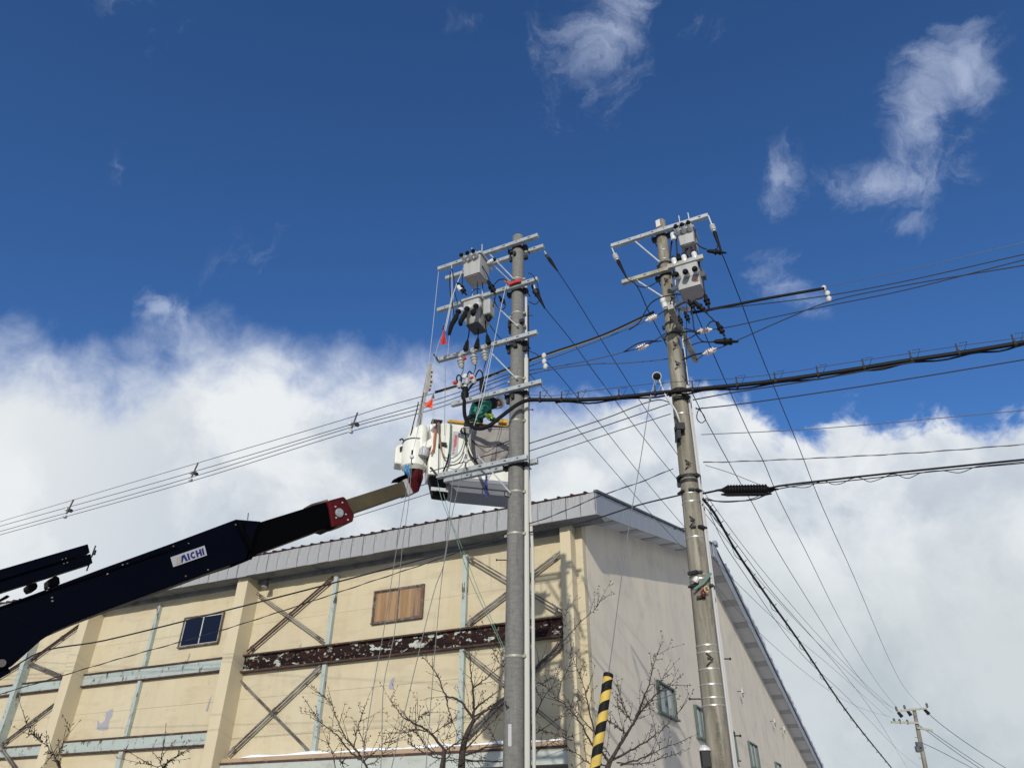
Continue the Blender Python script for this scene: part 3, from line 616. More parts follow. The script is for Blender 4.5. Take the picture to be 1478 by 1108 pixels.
def switch(label, cen, w, d, zt, zb, taper, rows, kind, hang, group='pole switches on the concrete poles'):
    """cen: middle in plan; rows: (local x offsets, z, y, axis, size) of bushings"""
    S = root('pole_switch', V((cen.x, cen.y, zb)), 0, label, 'pole switch', group)
    b = MB(); k = (zt - zb)
    if kind == 'box':
        b.loft([rrect(cen, w / 2 * taper, d / 2 * taper, zb, .03), rrect(cen, w / 2, d / 2, zt - k * .25, .03), rrect(cen, w / 2, d / 2, zt, .03)])
    else:
        b.loft([rrect(cen, w / 2 * taper * .86, d / 2 * taper * .86, zb, .10), rrect(cen, w / 2 * taper, d / 2 * taper, zb + .05, .10), rrect(cen, w / 2, d / 2, zb + k * .35, .07), rrect(cen, w / 2, d / 2, zt, .05)])
    tank = build('tank', b, 'tank_grey', S, True)
    b = MB(); b.loft([rrect(cen, w / 2 * taper * .85, d / 2 * taper * .85, zb - .012, .05), rrect(cen, w / 2 * taper * .9, d / 2 * taper * .9, zb - .002, .05)]); build('base_plate', b, 'tank_under' if kind == 'box' else 'tank_dark', S)
    b = MB(); b.loft([rrect(cen, w / 2 + .03, d / 2 + .03, zt + .002, .04), rrect(cen, w / 2 + .03, d / 2 + .03, zt + .05, .04), rrect(cen, w / 2 - .02, d / 2 - .02, zt + .09, .06)]); build('lid', b, 'tank_grey', S, True)
    b = MB()
    for s in (-1, 1):
        b.beam(V((cen.x, cen.y, zt + .05)) + EX * s * w * .36 + EY * (-d * .35), V((cen.x, cen.y, zt + .05)) + EX * s * w * .36 + EY * (d * .5 + .2), .04, .04)
        b.tube([V((cen.x, cen.y, zt + .02)) + EX * s * w * .3, V((cen.x, cen.y, hang + .02)) + EX * s * w * .3], .012, 6)
    build('hanger', b, 'galvanised', S)
    for xs_, z, y, ax, s in rows:
        for x in xs_: bushing(S, V((cen.x, cen.y, z)) + EX * x + EY * y, ax, s)
    return S
FRONT = -EY
def swpos(P, cf, TL, BL, BR, off, depth):
    """front face from three pixels -> centre, width, ztop, zbottom"""
    base = cf(9) + EY * off; a = pl(*TL, base, EY); c_ = pl(*BL, base, EY); e = pl(*BR, base, EY)
    return (c_ + e) / 2 + EY * depth / 2, abs((e - c_).dot(EX)), a.z, (c_.z + e.z) / 2
def rating_plate(S, cen, w, d, z, x):
    b = MB(); c_ = V((cen.x, cen.y, z)) + EX * x - EY * (d / 2 + .004); b.box(c_, EX, EY, EZ, .07, .008, .045); build('rating_plate', b, 'sheath_orange', S)
    b = MB(); b.box(c_ + EZ * .14 - EX * .1 + EY * .001, EX, EY, EZ, .12, .008, .03); build('rating_plate', b, 'pvc_grey', S)
def zpx(px, py, base): return pl(px, py, base, EY).z
# S1: upper box on the new pole
m, w, zt, zb = swpos(PL, lc, (666, 375), (667, 399), (692.5, 391.5), -.62, .42)
S1 = switch('small grey switch box under the topmost crossarm of the new pole', m, w, .42, zt, zb, .92, [((-.14, .0, .13), zt - .07, -.21, V(FRONT) + EZ * .12, .85), ((.2,), zt - .02, .10, EX + EZ * .3, .8)], 'box', ARM['a1'][2])
# S2: lower round-bottomed tank
m2, w2, zt2, zb2 = swpos(PL, lc, (665, 437), (666, 467), (691, 460), -.66, .50)
S2 = switch('round bottomed grey switch tank with black cable boots below the small box', m2, w2, .50, zt2, zb2, .84, [((-.19, .0, .19), zt2 - .17, -.24, V(FRONT) * .75 - EZ * .8, 1.05)], 'tank', ARM['a3'][2])
b = MB(); c_ = V((m2.x, m2.y, zt2 - .22)) + EX * (w2 / 2 + .12) - EY * .08; b.box(c_, EX, EY, EZ, .16, .22, .36); build('control_box', b, 'tank_grey', S2, bevel=.03)
b = MB(); b.lathe(c_ - EZ * .18, -EZ, [(0, .06), (.05, .055), (.1, .03)], 10); build('control_socket', b, 'black_rubber', S2, True)
for k, x in enumerate((-.19, 0., .19)):
    q = V((m2.x, m2.y, zt2 - .17)) + EX * x - EY * .40 - EZ * .20
    b = MB(); b.tube(smooth_path([q, q - EZ * .10 - EX * .04, q - EZ * (.24 if k < 2 else .10) - EX * (.12 if k < 2 else .05), q - EZ * (.42 - .14 * k) - EX * (.20 - .07 * k) + EY * .05], 4), [.03, .036, .042, .048, .052, .052, .05, .05, .045, .045, .04, .036, .03][:13], 8)
    build('cable_boot', b, 'black_rubber', S2, True)
# S3, S4 on the old pole
m3, w3, zt3, zb3_ = swpos(PR, rc, (978.5, 335), (979.7, 353), (1003, 347), -.58, .40)
S3 = switch('small grey switch box with white bushings under the old pole top arm', m3, w3, .40, zt3, zb3_, .9, [((-.13, -.01, .11), zt3 - .06, -.20, V(FRONT) + EZ * .35, .85), ((-.23,), zt3 - .16, -.2, EZ, .9)], 'box', ARM['b1'][2])
m4, w4, zt4, zb4 = swpos(PR, rc, (975.5, 385), (978.5, 418), (1012, 409.5), -.60, .46)
S4 = switch('large square grey switch tank with six bushings on the old pole', m4, w4, .46, zt4, zb4, .97, [((-.17, .0, .17), zt4 - .27, -.23, V(FRONT) - EZ * .35, 1.0), ((-.19, .0, .19), zt4 + .06, -.2, EZ - EX * .1, .9)], 'box', rc(8).z + 3)
b = MB(); b.beam(V((m4.x, m4.y, zt4 + .06)) - EX * (w4 / 2 + .12) - EY * .2, V((m4.x, m4.y, zt4 + .06)) + EX * (w4 / 2 + .12) - EY * .2, .08, .09); build('lid_beam', b, 'galvanised_worn', S4)
b = MB(); c_ = V((m4.x, m4.y, zt4 - .2)) + EX * (w4 / 2 + .04); b.box(c_, EX, EY, EZ, .08, .14, .12); build('control_box', b, 'tank_dark', S4, bevel=.01)
b = MB(); b.beam(V((m4.x, m4.y, zt4 - .05)) + EY * .2, rc(zt4 - .05), .08, .08); build('mounting_arm', b, 'galvanised', S4)
b = MB(); b.beam(V((m4.x, m4.y, zb4 + .1)) + EY * .2, rc(zb4 + .1), .06, .06); build('mounting_arm', b, 'galvanised', S4)
rating_plate(S4, m4, w4, .46, zb4 + .10, .14)
def boot(parent, px, py, base, axis, s=1.):
    q = pl(px, py, base, EY); b = MB(); b.lathe(q, axis, [(0, .012 * s), (.03 * s, .028 * s), (.12 * s, .036 * s), (.125 * s, .052 * s), (.15 * s, .052 * s), (.155 * s, .034 * s), (.19 * s, .034 * s), (.195 * s, .046 * s), (.22 * s, .044 * s), (.23 * s, .02 * s), (.30 * s, .014 * s)], 9); build('cable_boot', b, 'black_rubber', parent, True)
PB1 = lc(9) - EY * .5; PBR = rc(9) - EY * .5
def pxl(parent, pts, base, r=.011, m='black_rubber', name='lead', j=0):
    return lead(parent, [pl(x, y, base + EY * random.uniform(-j, j), EY) for x, y in pts], r, m, name)
# leads of S1
for pts in ([(650, 392), (649, 410), (651, 430), (655, 452), (656, 462)], [(652, 388), (655, 402), (656, 420), (660, 436)], [(668, 395), (667, 412), (667, 425)], [(689, 407), (689, 422), (690, 430)], [(696, 407), (697, 420)], [(681, 424), (684, 418), (692, 417)], [(703, 404), (710, 414), (715, 425), (712, 440), (705, 455), (700, 457)], [(714, 410), (720, 404), (727, 403), (732, 406)], [(696, 384), (702, 394), (706, 404)]): pxl(S1, pts, PB1, .011, 'blue_black_cable', j=.06)
for pts in ([(713, 430), (716, 440), (724, 447), (729, 443), (728, 432)], [(763, 394), (769, 397), (773, 404)], [(775, 408), (779, 425), (779, 432), (773, 439), (763, 435)], [(675, 381), (673, 392), (671, 399)], [(680, 381), (679, 395)]): pxl(S1, pts, PB1 + EY * .3, .009, 'blue_black_cable', j=.05)
boot(S1, 704, 405, PB1, V((.45, 0, -1)), 1.3); boot(S1, 660, 408, PB1, V((.5, 0, -.8)), 1.25); boot(S1, 768, 411, lc(9), V((.4, 0, -1)), 1.3); boot(S1, 720, 427, PB1 + EY * .4, V((.5, 0, -.9)), .9)
b = MB(); q = pl(661.5, 413, PB1, EY); b.lathe(q, V((.5, 0, -.8)), [(0, .04), (.06, .05), (.12, .045)], 10); build('boot_collar', b, 'porcelain', S1, True)
# three cables from S2 down to crossarm a4, insulators under it and the trifurcated cable end
PA4 = lc(8) + EY * (FN - .05)
for (x0, y0), (x1, y1), (x2, y2) in (((677, 479), (675, 491), (672, 504)), ((690, 476), (690, 488), (688, 500)), ((701, 471), (703, 483), (705, 494))):
    pxl(S2, [(x0, y0 - 8), (x0, y0), (x1, y1), (x2, y2)], PA4 - EY * .15, .012); b = MB(); q = pl(x1, y1, PA4 - EY * .15, EY); q2 = pl(x2, y2, PA4 - EY * .15, EY); b.lathe(q, q2 - q, [(0, .02), (.05, .035), (.12, .045), (.15, .055), (.22, .05)], 8); build('cable_boot', b, 'black_rubber', S2, True)
for x, y in ((665, 522), (684, 517), (699.5, 511.5)):
    q = pl(x, y, PA4, EY); b = MB(); prof = [(-.1, .02)]
    for i in range(3): prof += [(i * .06 - .02, .04), (i * .06, .075 - .008 * i), (i * .06 + .02, .07 - .008 * i), (i * .06 + .035, .04)]
    b.lathe(q + EZ * .03, -EZ + EX * .15, prof + [(.19, .02)], 12); o = build('insulator', b, 'tank_grey', PL, True)
    b = MB(); b.box(q + EZ * .13, EX, EY, EZ, .06, .1, .05); build('insulator_clamp', b, 'galvanised', o)

# ------------------------------------------------------------------ wires
def wire_pts(pts, r0, r1, ext0=0, ext1=0, sub=6):
    A = at(*pts[0], r0); B = at(*pts[-1], r1); n = (B - A).cross(EZ).normalized()
    out = [A]
    L0 = hypot(pts[-1][0] - pts[0][0], pts[-1][1] - pts[0][1])
    edge_on = abs(n.dot(((A + B) / 2 - EYE).normalized())) < .12
    for p in pts[1:-1]:
        if edge_on:
            t = hypot(p[0] - pts[0][0], p[1] - pts[0][1]) / L0; out.append(at(*p, 1 / ((1 - t) / r0 + t / r1)))
        else: out.append(pl(*p, A, n))
    out.append(B); out = smooth_path(out, sub)
    if ext0: out = [out[0] + (out[0] - out[1]).normalized() * ext0] + out
    if ext1: out = out + [out[-1] + (out[-1] - out[-2]).normalized() * ext1]
    return out
def wire(label, pts, r0, r1, rad=.008, m='cable_dull', cat='overhead wire', group=None, ext0=0, ext1=0, twist=False, name='overhead_wire'):
    P = wire_pts(pts, r0, r1, ext0, ext1); b = MB(); b.tube(P, rad, 6)
    if twist:
        Q = []; acc = 0; n = 0
        for i in range(len(P) - 1):
            L = (P[i + 1] - P[i]).length; k = max(2, int(L / .07)); u = (P[i + 1] - P[i]).normalized(); a = u.orthogonal().normalized(); c_ = u.cross(a)
            for j in range(k):
                s = acc + L * j / k; Q.append(P[i].lerp(P[i + 1], j / k) + (EZ * cos(s * 11) + u.cross(EZ) * sin(s * 11)) * rad * 1.5)
            acc += L
        if len(Q) > 900: Q = Q[:900]
        b.tube(Q, rad * .8, 5)
    o = build(name, b, m, None, True, base=P[0]); tag(o, label, cat, group); return o, P
RD = 27.0
G4 = 'wires of the main line left of the new pole'
wire('uppermost of the four parallel wires sloping to the left, above the boom', [(0, 752.5), (280, 669.5), (510, 601), (560, 585.4), (632, 566)], RD, 12.0, .008, 'cable_grey', group=G4, ext0=25)
W2, P2 = wire('second of the four parallel wires sloping to the left, just below the top one', [(0, 759), (278, 681), (505, 613), (640, 573.5), (763, 529), (860, 493), (900, 477), (938, 461)], RD, 11.25, .0095, 'cable_grey', group=G4, ext0=25)
W3, P3 = wire('third of the four parallel wires, attached left of the old pole lower insulator', [(0, 766.6), (278, 688), (505, 617), (640, 580), (763, 535), (800, 529.5), (860, 518), (900, 508), (922, 502)], RD, 11.3, .0095, 'cable_grey', group=G4, ext0=25)
W4, P4 = wire('lowest of the four parallel wires sloping to the left and passing behind both poles', [(0, 771.5), (280, 693), (508, 622), (640, 586), (763, 541), (800, 532.5), (860, 525), (900, 524), (962, 518), (1000, 512), (1022, 507)], RD, 11.5, .0095, 'cable_grey', group=G4, ext0=25)
# protective line tube and its right half
def linetube(label, pts, r0, r1, rad, strip=True):
    P = wire_pts(pts, r0, r1); R_ = root('line_cover', P[0], 0, label, 'cable cover', 'black protective covers on the top wire')
    b = MB(); b.tube(P, rad, 8); build('cover', b, 'black_rubber', R_, True)
    if strip:
        b = MB(); b.tube([p - EZ * rad * .85 for p in P[1:-1]], rad * .38, 6); build('seam_strip', b, 'tube_yellow', R_, True)
    return P
linetube('black and yellow cover over the top wire, running behind the new pole', [(628, 566), (700, 545), (765, 520), (800, 508), (870, 484), (944, 450)], 12.0, 11.4, .026)
PT, = [linetube('thick black cover over the top wire right of the old pole', [(997, 452), (1060, 440), (1100, 432), (1190, 416)], 11.3, 11.3, .026, False)]
wire('thin guard wire continuing from the black cover to the right edge', [(1191, 414), (1300, 392), (1478, 350)], 11.3, 11.6, .005, 'cable_grey', ext1=20)
for k, pts in enumerate(([(992, 450), (1060, 443), (1191, 427), (1300, 407), (1478, 367)], [(1022, 476), (1046, 473), (1120, 457), (1196, 441), (1300, 420), (1478, 375)], [(1030, 505), (1046, 499), (1130, 462), (1195, 436), (1300, 413), (1478, 383)])):
    wire(['upper of the three wires leaving the old pole to the right', 'middle of the three wires leaving the old pole to the right', 'wire from the lowest insulator right of the old pole, crossing up to the white spacer'][k], pts, 11.3, 11.6, .0095, 'cable_dull', group='wires right of the old pole', ext1=20)
# insulators on crossarm b3
def dirpx(a, c_, r): return at(*c_, r) - at(*a, r)
for (x, y), (x2, y2), P_ in (((941, 459), (900, 477), b3a), ((926, 501), (880, 514), rc(zb3) + EY * .1), ((989, 446), (1040, 438), b3a), ((1017, 477), (1060, 470), rc(zb3)), ((1025, 507), (1046, 499), b3b)):
    r_ = 11.25 if y < 480 else 11.35
    p = at(x, y, r_); dd_ = dirpx((x, y), (x2, y2), r_).normalized(); o = insulator(PR, p, dd_, 1.15)
    b = MB(); b.tube([p - dd_ * .1, P_], .011, 6); build('tie_rod', b, 'dark_steel', o)
# insulators at the crossarm ends
for P_, px, py, d2, key in ((PR, 1029, 329, (1040, 360), 'b1'), (PR, 889, 371, (905, 402), 'b1')):
    e = ARM['b1'][1] if px > 1000 else ARM['b1'][0]; p = pl(px, py, e, EY); dd_ = (pl(*d2, e, EY) - p).normalized(); o = insulator(PR, p, dd_, 1.05, 'porcelain', 1.3)
    b = MB(); b.tube([e, p - dd_ * .05], .016, 6); build('link', b, 'galvanised', o)
for key, p0, p1, p2 in (('a2', (786, 363), (790, 370), (797, 380)), ('a3', (771, 412), (773, 420), (780, 433))):
    e = ARM[key][1]; p = pl(*p1, e, EY); q_ = pl(*p2, e, EY); o = insulator(PL, p, q_ - p, .7, 'tank_dark', 1.0); b = MB(); b.tube([pl(*p0, e, EY), p], .02, 6); build('link', b, 'galvanised', o)
# pin insulators and jumpers at the old pole
for px, py in ((957, 434), (960, 442), (969, 442)):
    q = pl(px, py, rc(8) - EY * .2, EY); b = MB(); b.lathe(q - EZ * .08, EZ, [(0, .03), (.03, .055), (.07, .05), (.1, .06), (.15, .05), (.17, .02)], 10); build('pin_insulator', b, 'porcelain', PR, True)
for pts, r in (([(908, 476), (922, 466), (930, 452), (940, 437), (955, 429), (975, 425), (982, 425)], .012), ([(900, 508), (920, 496), (936, 492), (950, 492)], .012), ([(977, 442), (983, 438), (990, 436), (996, 441)], .012), ([(985, 480), (995, 478), (1003, 479), (1010, 482)], .014), ([(986, 492), (999, 486), (1010, 478)], .010), ([(997, 437), (1000, 460), (1002, 475), (1008, 487), (1016, 493), (1036, 493)], .012), ([(1015, 448), (1024, 456), (1031, 463), (1034, 466)], .012), ([(1020, 472), (1025, 465), (1032, 463)], .012), ([(998, 498), (1010, 494), (1020, 493)], .010), ([(985, 519), (995, 515), (1002, 512), (1012, 510)], .014), ([(900, 508), (925, 501), (935, 495), (955, 492)], .010), ([(967, 446), (969, 432), (972, 430), (973, 440)], .011), ([(917, 411), (925, 414), (935, 414), (945, 409), (953, 403)], .010), ([(991, 520), (991, 440)], .006), ([(976, 345), (977, 362), (977, 372)], .014), ([(990, 352), (990, 375)], .010), ([(998, 352), (997, 372)], .014), ([(1004, 330), (1003, 350), (1004, 366)], .010), ([(1005, 351), (1012, 357), (1020, 360)], .013), ([(1030, 364), (1034, 362), (1036, 352)], .010), ([(994, 357), (988, 364), (981, 374)], .016), ([(970, 345), (968, 360), (967, 372)], .016), ([(1014, 400), (1016, 415), (1017, 425), (1012, 430), (1003, 432)], .012)):
    pxl(S4 if pts[0][1] < 436 else S3, pts, rc(8) - EY * .45, r, 'blue_black_cable', 'lead', .05)
for px, py, ax, s in ((1020, 362, (1, 0, -.15), 1.2), (1034, 464, (.3, 0, -1), 1.1), (1030, 493, (1, 0, 0), 1.4), (1017, 424, (.1, 0, -1), 1.1), (993, 432, (.4, 0, -1), .9), (1000, 434, (.7, 0, -.9), 1.2), (1005, 370, (-.1, 0, -1), 1.2), (979, 366, (0, 0, -1), 1.1), (991, 368, (0, 0, -1), 1.1), (979, 455, (.2, 0, -1), .8), (988, 449, (.2, 0, -1), .9)): boot(S4, px, py, rc(8) - EY * .5, V(ax), s)
# spacers
def spacer(px, py, P, label, s=1.):
    q = at(px, py, P); R_ = root('wire_spacer', q, 0, label, 'wire spacer', 'spacers clipped to the parallel wires')
    b = MB(); b.tube([q + EZ * .28 * s + EX * .06, q + EZ * .05, q - EZ * .12 * s - EX * .05], .022 * s, 6); build('hanger', b, 'tank_dark', R_, True)
    for dz, dx in ((.02, -.10), (-.05, .09), (-.20, -.06)):
        b = MB(); b.lathe(q + EZ * dz * s + EX * dx * s - EY * .06, EY, [(0, .03), (.02, .05 * s), (.09, .05 * s), (.12, .03)], 8); build('clip', b, 'porcelain' if dx < 0 else 'dark_steel', R_, True)
spacer(511, 611, 15.2, 'white and black spacer on the wires nearest the raised bucket'); spacer(280, 682, 19.6, 'white and black spacer on the wires above the maker plate on the boom'); spacer(99.5, 735, 24.2, 'white and black spacer on the wires near the left edge', 1.1)
for px, py, lb in ((786, 527, 'white spacer on the wires just right of the new pole'), (1193, 430, 'white spacer at the end of the black cover over the street wires')):
    q = at(px, py, 11.4); R_ = root('wire_spacer', q, 0, lb, 'wire spacer', 'spacers clipped to the parallel wires'); b = MB()
    for dz in (.13, 0., -.12): b.lathe(q + EZ * dz + EX * random.uniform(-.02, .03) - EY * .05, EZ + EX * .2, [(0, .02), (.02, .04), (.08, .045), (.11, .02)], 8)
    build('clip', b, 'porcelain', R_, True); b = MB(); b.tube([q + EZ * .22, q - EZ * .12], .014, 6); build('hanger', b, 'galvanised', R_)

# the thick black service cable: loop by the bucket, round the pole and off to the right
def plan_cable(pts, rs, sub=6): return smooth_path([at(x, y, r) for (x, y), r in zip(pts, rs)], sub)
cp = [(671, 573), (670, 585), (671, 600), (675, 610), (684, 617), (695, 618.5), (707, 613.5), (722, 602), (735, 592), (748, 583), (762, 577.5), (790, 577), (860, 576), (960, 566), (1000, 562), (1100, 552), (1220, 535), (1300, 522), (1400, 507), (1478, 494)]
cr = [11.5, 11.4, 11.3, 11.15, 11.0, 10.95, 10.9, 10.88, 10.9, 10.92, 10.95, 11.0, 11.0, 10.95, 10.9, 10.9, 11.0, 11.1, 11.3, 11.5]
TC = plan_cable(cp, cr); TC.append(TC[-1] + (TC[-1] - TC[-2]).normalized() * 20)
R_ = root('service_cable', TC[0], 0, 'thick black cable looping below the crossarm and across to the right edge', 'cable')
b = MB(); b.tube(TC, .035, 8); build('sheath', b, 'black_rubber', R_, True)
b = MB(); i0 = min(range(len(TC)), key=lambda i: (TC[i] - at(800, 577, 11)).length); b.tube([p + EZ * (-.03 + .022 * sin(k * 1.1)) + EY * .05 for k, p in enumerate(TC[i0:])], .016, 6); b.tube([p + EZ * (.035 + .02 * sin(k * .9 + 1)) + EY * .06 for k, p in enumerate(TC[i0:])], .012, 6); build('second_strand', b, 'black_rubber', R_, True)
b = MB(); q = at(671, 572, 11.5)
b.lathe(q + EZ * .02, EZ, [(-.16, .04), (-.1, .06), (0, .075), (.05, .075), (.07, .05), (.12, .045), (.2, .035)], 10); build('cable_head', b, 'black_rubber', R_, True)
b = MB(); b.lathe(q + EZ * .20, EZ, [(0, .045), (.03, .05), (.05, .04)], 10); build('head_collar', b, 'galvanised', R_, True)
def cpt(x, y, r=11.5): return at(x, y, r)
for k, pts in enumerate(([(672, 566), (667, 560), (663, 554), (664, 549)], [(673, 566), (674, 558), (674, 552)], [(674, 566), (679, 558), (683, 553), (684, 547)])):
    lead(R_, [cpt(*p) for p in pts], .022, 'black_rubber', 'core')
for (x, y), loop in (((663, 556), [(663, 556), (659, 546), (662, 541), (666, 545), (665, 553)]), ((674, 551), [(674, 551), (675, 540), (678, 536), (682, 541), (683, 547)]), ((684, 550), [(684, 552), (687, 541), (692, 534), (696, 538), (697, 545)])):
    lead(R_, [cpt(*p) for p in loop], .015, 'black_rubber', 'jumper')
    b = MB(); b.lathe(cpt(x, y), EZ, [(-.06, .03), (-.03, .05), (.02, .05), (.05, .035), (.09, .025)], 10); build('core_insulator', b, 'tank_grey', R_, True)
for pts in ([(669, 528), (668, 536), (665, 542), (664, 550)], [(687, 523), (686, 532), (683, 540), (683, 546)], [(702, 518), (700, 526), (698, 534), (696.5, 542)]): lead(R_, [cpt(*p) for p in pts], .010, 'cable_grey', 'jumper')
b = MB(); b.lathe(cpt(695.5, 556), EZ, [(-.16, .02), (-.1, .045), (.08, .05), (.17, .03)], 8); build('jumper_boot', b, 'black_rubber', R_, True)
b = MB(); b.lathe(cpt(669, 546), V((.5, 0, .9)), [(0, .03), (.03, .045), (.1, .03)], 8); b.lathe(cpt(680, 545), V((.5, 0, .9)), [(0, .03), (.03, .04), (.06, .03)], 8); build('core_cap', b, ['porcelain'], R_, True)
# suspension wire above it with hooked hangers
mp = [(764, 570), (800, 571), (860, 563), (950, 553), (1060, 546), (1140, 537), (1220, 524), (1300, 512), (1400, 497), (1478, 487)]
MS = plan_cable(mp, [11.0] * 3 + [10.95, 10.9, 10.9, 11.0, 11.1, 11.3, 11.5]); MS.append(MS[-1] + (MS[-1] - MS[-2]).normalized() * 20)
b = MB(); b.tube(MS, .006, 5); o = build('suspension_wire', b, 'cable_grey', None, True, base=MS[0]); tag(o, 'thin steel suspension wire just above the thick black cable', 'overhead wire')
HL = {779: 'first hanger on the thick black cable right of the new pole', 815: 'second hanger on the thick cable right of the new pole', 838: 'third hanger on the thick cable right of the new pole', 899: 'hanger on the thick cable midway between the two concrete poles', 950: 'hanger on the thick cable just left of the old pole, by the disc bracket', 1006: 'hanger on the thick cable touching the right side of the old pole', 1063: 'first hanger on the thick cable out from the old pole to the right', 1125: 'second hanger on the thick cable out from the old pole to the right', 1187: 'hanger on the thick cable below the white spacer', 1252: 'fourth hanger from the right end of the thick cable', 1320: 'third hanger from the right end of the thick cable', 1390: 'second hanger from the right end of the thick cable', 1465: 'last hanger on the thick cable at the right edge'}
for px in (779, 815, 838, 899, 950, 1006, 1063, 1125, 1187, 1252, 1320, 1390, 1465):
    q = min(TC, key=lambda p: abs(739 + FPX * p.x / ((p - EYE).dot(V((0, cos(PITCH), sin(PITCH)))) or 1) - px) if (p - EYE).dot(V((0, cos(PITCH), sin(PITCH)))) > .5 else 1e9)
    h = root('cable_hanger', q, 0, HL[px], 'cable hanger', 'hangers along the thick black cable')
    b = MB(); b.lathe(q - EX * .02, EX, [(0, .05), (.04, .05)], 10); b.tube([q + EZ * .04, q + EZ * .17 + EX * .01], .012, 6); build('clip', b, 'dark_steel', h)
    b = MB(); b.tube([q + EZ * .02 + EX * .08, q + EZ * .16 + EX * .16, q + EZ * .17 + EX * .05], .005, 5); build('hook', b, 'dark_steel', h)
# other street wires
wire('slack black cable just below the thick cable right of the old pole', [(1000, 577), (1060, 566), (1170, 549), (1260, 533), (1320, 522)], 10.95, 11.1, .011, 'cable_dull')
wire('black wire with small loop, second below the thick cable on the right', [(1004, 590), (1060, 584), (1220, 561), (1340, 542), (1478, 519)], 11.0, 11.6, .010, 'cable_dull', ext1=20)
wire('bare steel wire running level to the right above the clouds edge', [(1012, 627), (1100, 623), (1200, 617), (1478, 592)], 11.1, 11.8, .0065, 'cable_grey', ext1=20)
wire('twisted grey wire running to the right above the black splice case', [(1015, 667), (1060, 666), (1200, 660), (1340, 652), (1478, 641)], 11.1, 11.8, .006, 'cable_grey', ext1=20, twist=True)
wire('thin wire dropping from the twisted wire to the black splice case', [(1018, 671), (1050, 681), (1096, 699)], 11.1, 11.1, .005, 'cable_grey')
PW = wire_pts([(1014, 712), (1046, 706), (1110, 704), (1125, 701), (1200, 692), (1320, 679), (1478, 663)], 11.1, 11.8, 0, 20)
R_ = root('telecom_cable', PW[0], 0, 'black telecom cable with a ribbed splice case right of the old pole', 'cable')
b = MB(); b.tube(PW, .016, 7); build('sheath', b, 'black_rubber', R_, True)
b = MB(); b.tube(wire_pts([(1120, 706), (1160, 699), (1220, 694), (1320, 683), (1400, 675), (1478, 668)], 11.1, 11.8, 0, 20), .008, 6)
pp = [(1130, 701), (1150, 703), (1165, 703), (1178, 697), (1190, 694), (1203, 699), (1216, 697), (1228, 691), (1240, 689), (1255, 695), (1270, 691), (1290, 684), (1310, 690), (1330, 682), (1360, 679), (1385, 682), (1410, 673), (1440, 670), (1478, 666)]
b.tube(wire_pts(pp, 11.12, 11.8, 0, 0, 5), .006, 5); build('slack_wire', b, 'black_rubber', R_, True)
qa, qb = at(1046, 707, 11.1), at(1108, 706, 11.15); u = (qb - qa).normalized(); b = MB(); prof = [(-.14, .012), (-.05, .025), (0, .05)]
L_ = (qb - qa).length
for i in range(14):
    t_ = .04 + (L_ - .08) * i / 13; prof += [(t_, .072), (t_ + .018, .088), (t_ + .03, .072)]
prof += [(L_, .05), (L_ + .06, .025), (L_ + .16, .012)]
b.lathe(qa, u, prof, 10); b.lathe(qa - EZ * .075 + u * .03, u, [(-.1, .01), (0, .035), (L_ - .1, .035), (L_ + .02, .01)], 8); build('splice_case', b, 'black_rubber', R_, True)
wire('slack black cable sagging under the splice case', [(1016, 720), (1035, 723), (1060, 723), (1090, 720), (1120, 706)], 11.0, 11.2, .010, 'cable_dull')
wire('slack cable hanging between old pole and telecom cable, with loops', [(1018, 718), (1040, 724), (1075, 722), (1094, 716), (1110, 708)], 11.05, 11.15, .006, 'cable_dull')
# small loop
lead(PR, [at(1004, 588, 11), at(1012, 594, 11), at(1018, 606, 11), at(1012, 610, 11), at(1006, 604, 11), at(1008, 592, 11), at(1014, 588, 11)], .008, 'black_rubber', 'drip_loop')
# left going service wires between the poles
wire('upper of three slack wires between the poles, ending left of the old pole', [(735, 648), (763, 640), (870, 605), (950, 577), (968, 581)], 11.45, 11.1, .009, 'cable_dull', group='slack wires between the poles', ext0=1.5)
wire('middle of three slack wires between the poles, tied to the old pole', [(600, 703), (640, 690), (735, 659), (763, 651), (860, 619), (968, 582)], 13.8, 11.1, .009, 'cable_dull', group='slack wires between the poles', ext0=14)
wire('lowest of three slack wires between the poles, reaching down behind the boom', [(514, 745), (622, 711), (763, 665), (860, 632), (968, 597)], 15.3, 11.1, .008, 'cable_grey', group='slack wires between the poles', ext0=16)
wire('black cable crossing the cream facade from lower left up to the old pole', [(0, 976), (55, 942), (150, 924), (340, 877), (500, 836), (640, 799), (760, 769), (850, 751), (920, 729), (986, 713)], 15.5, 11.0, .012, 'cable_dull', ext0=15, name='service_drop')
wire('thin twisted wire crossing the cream facade from the boom to the new pole', [(41, 989), (180, 948), (320, 909), (532, 840), (640, 804), (735, 768), (746, 762)], 15.5, 11.4, .006, 'cable_dull', ext0=15, twist=True, name='service_drop')
wire('thin twisted wire between the two concrete poles over the roof corner', [(760, 757), (800, 743), (870, 714), (920, 697), (972, 676)], 11.15, 11.0, .006, 'cable_dull', twist=True, name='service_drop')
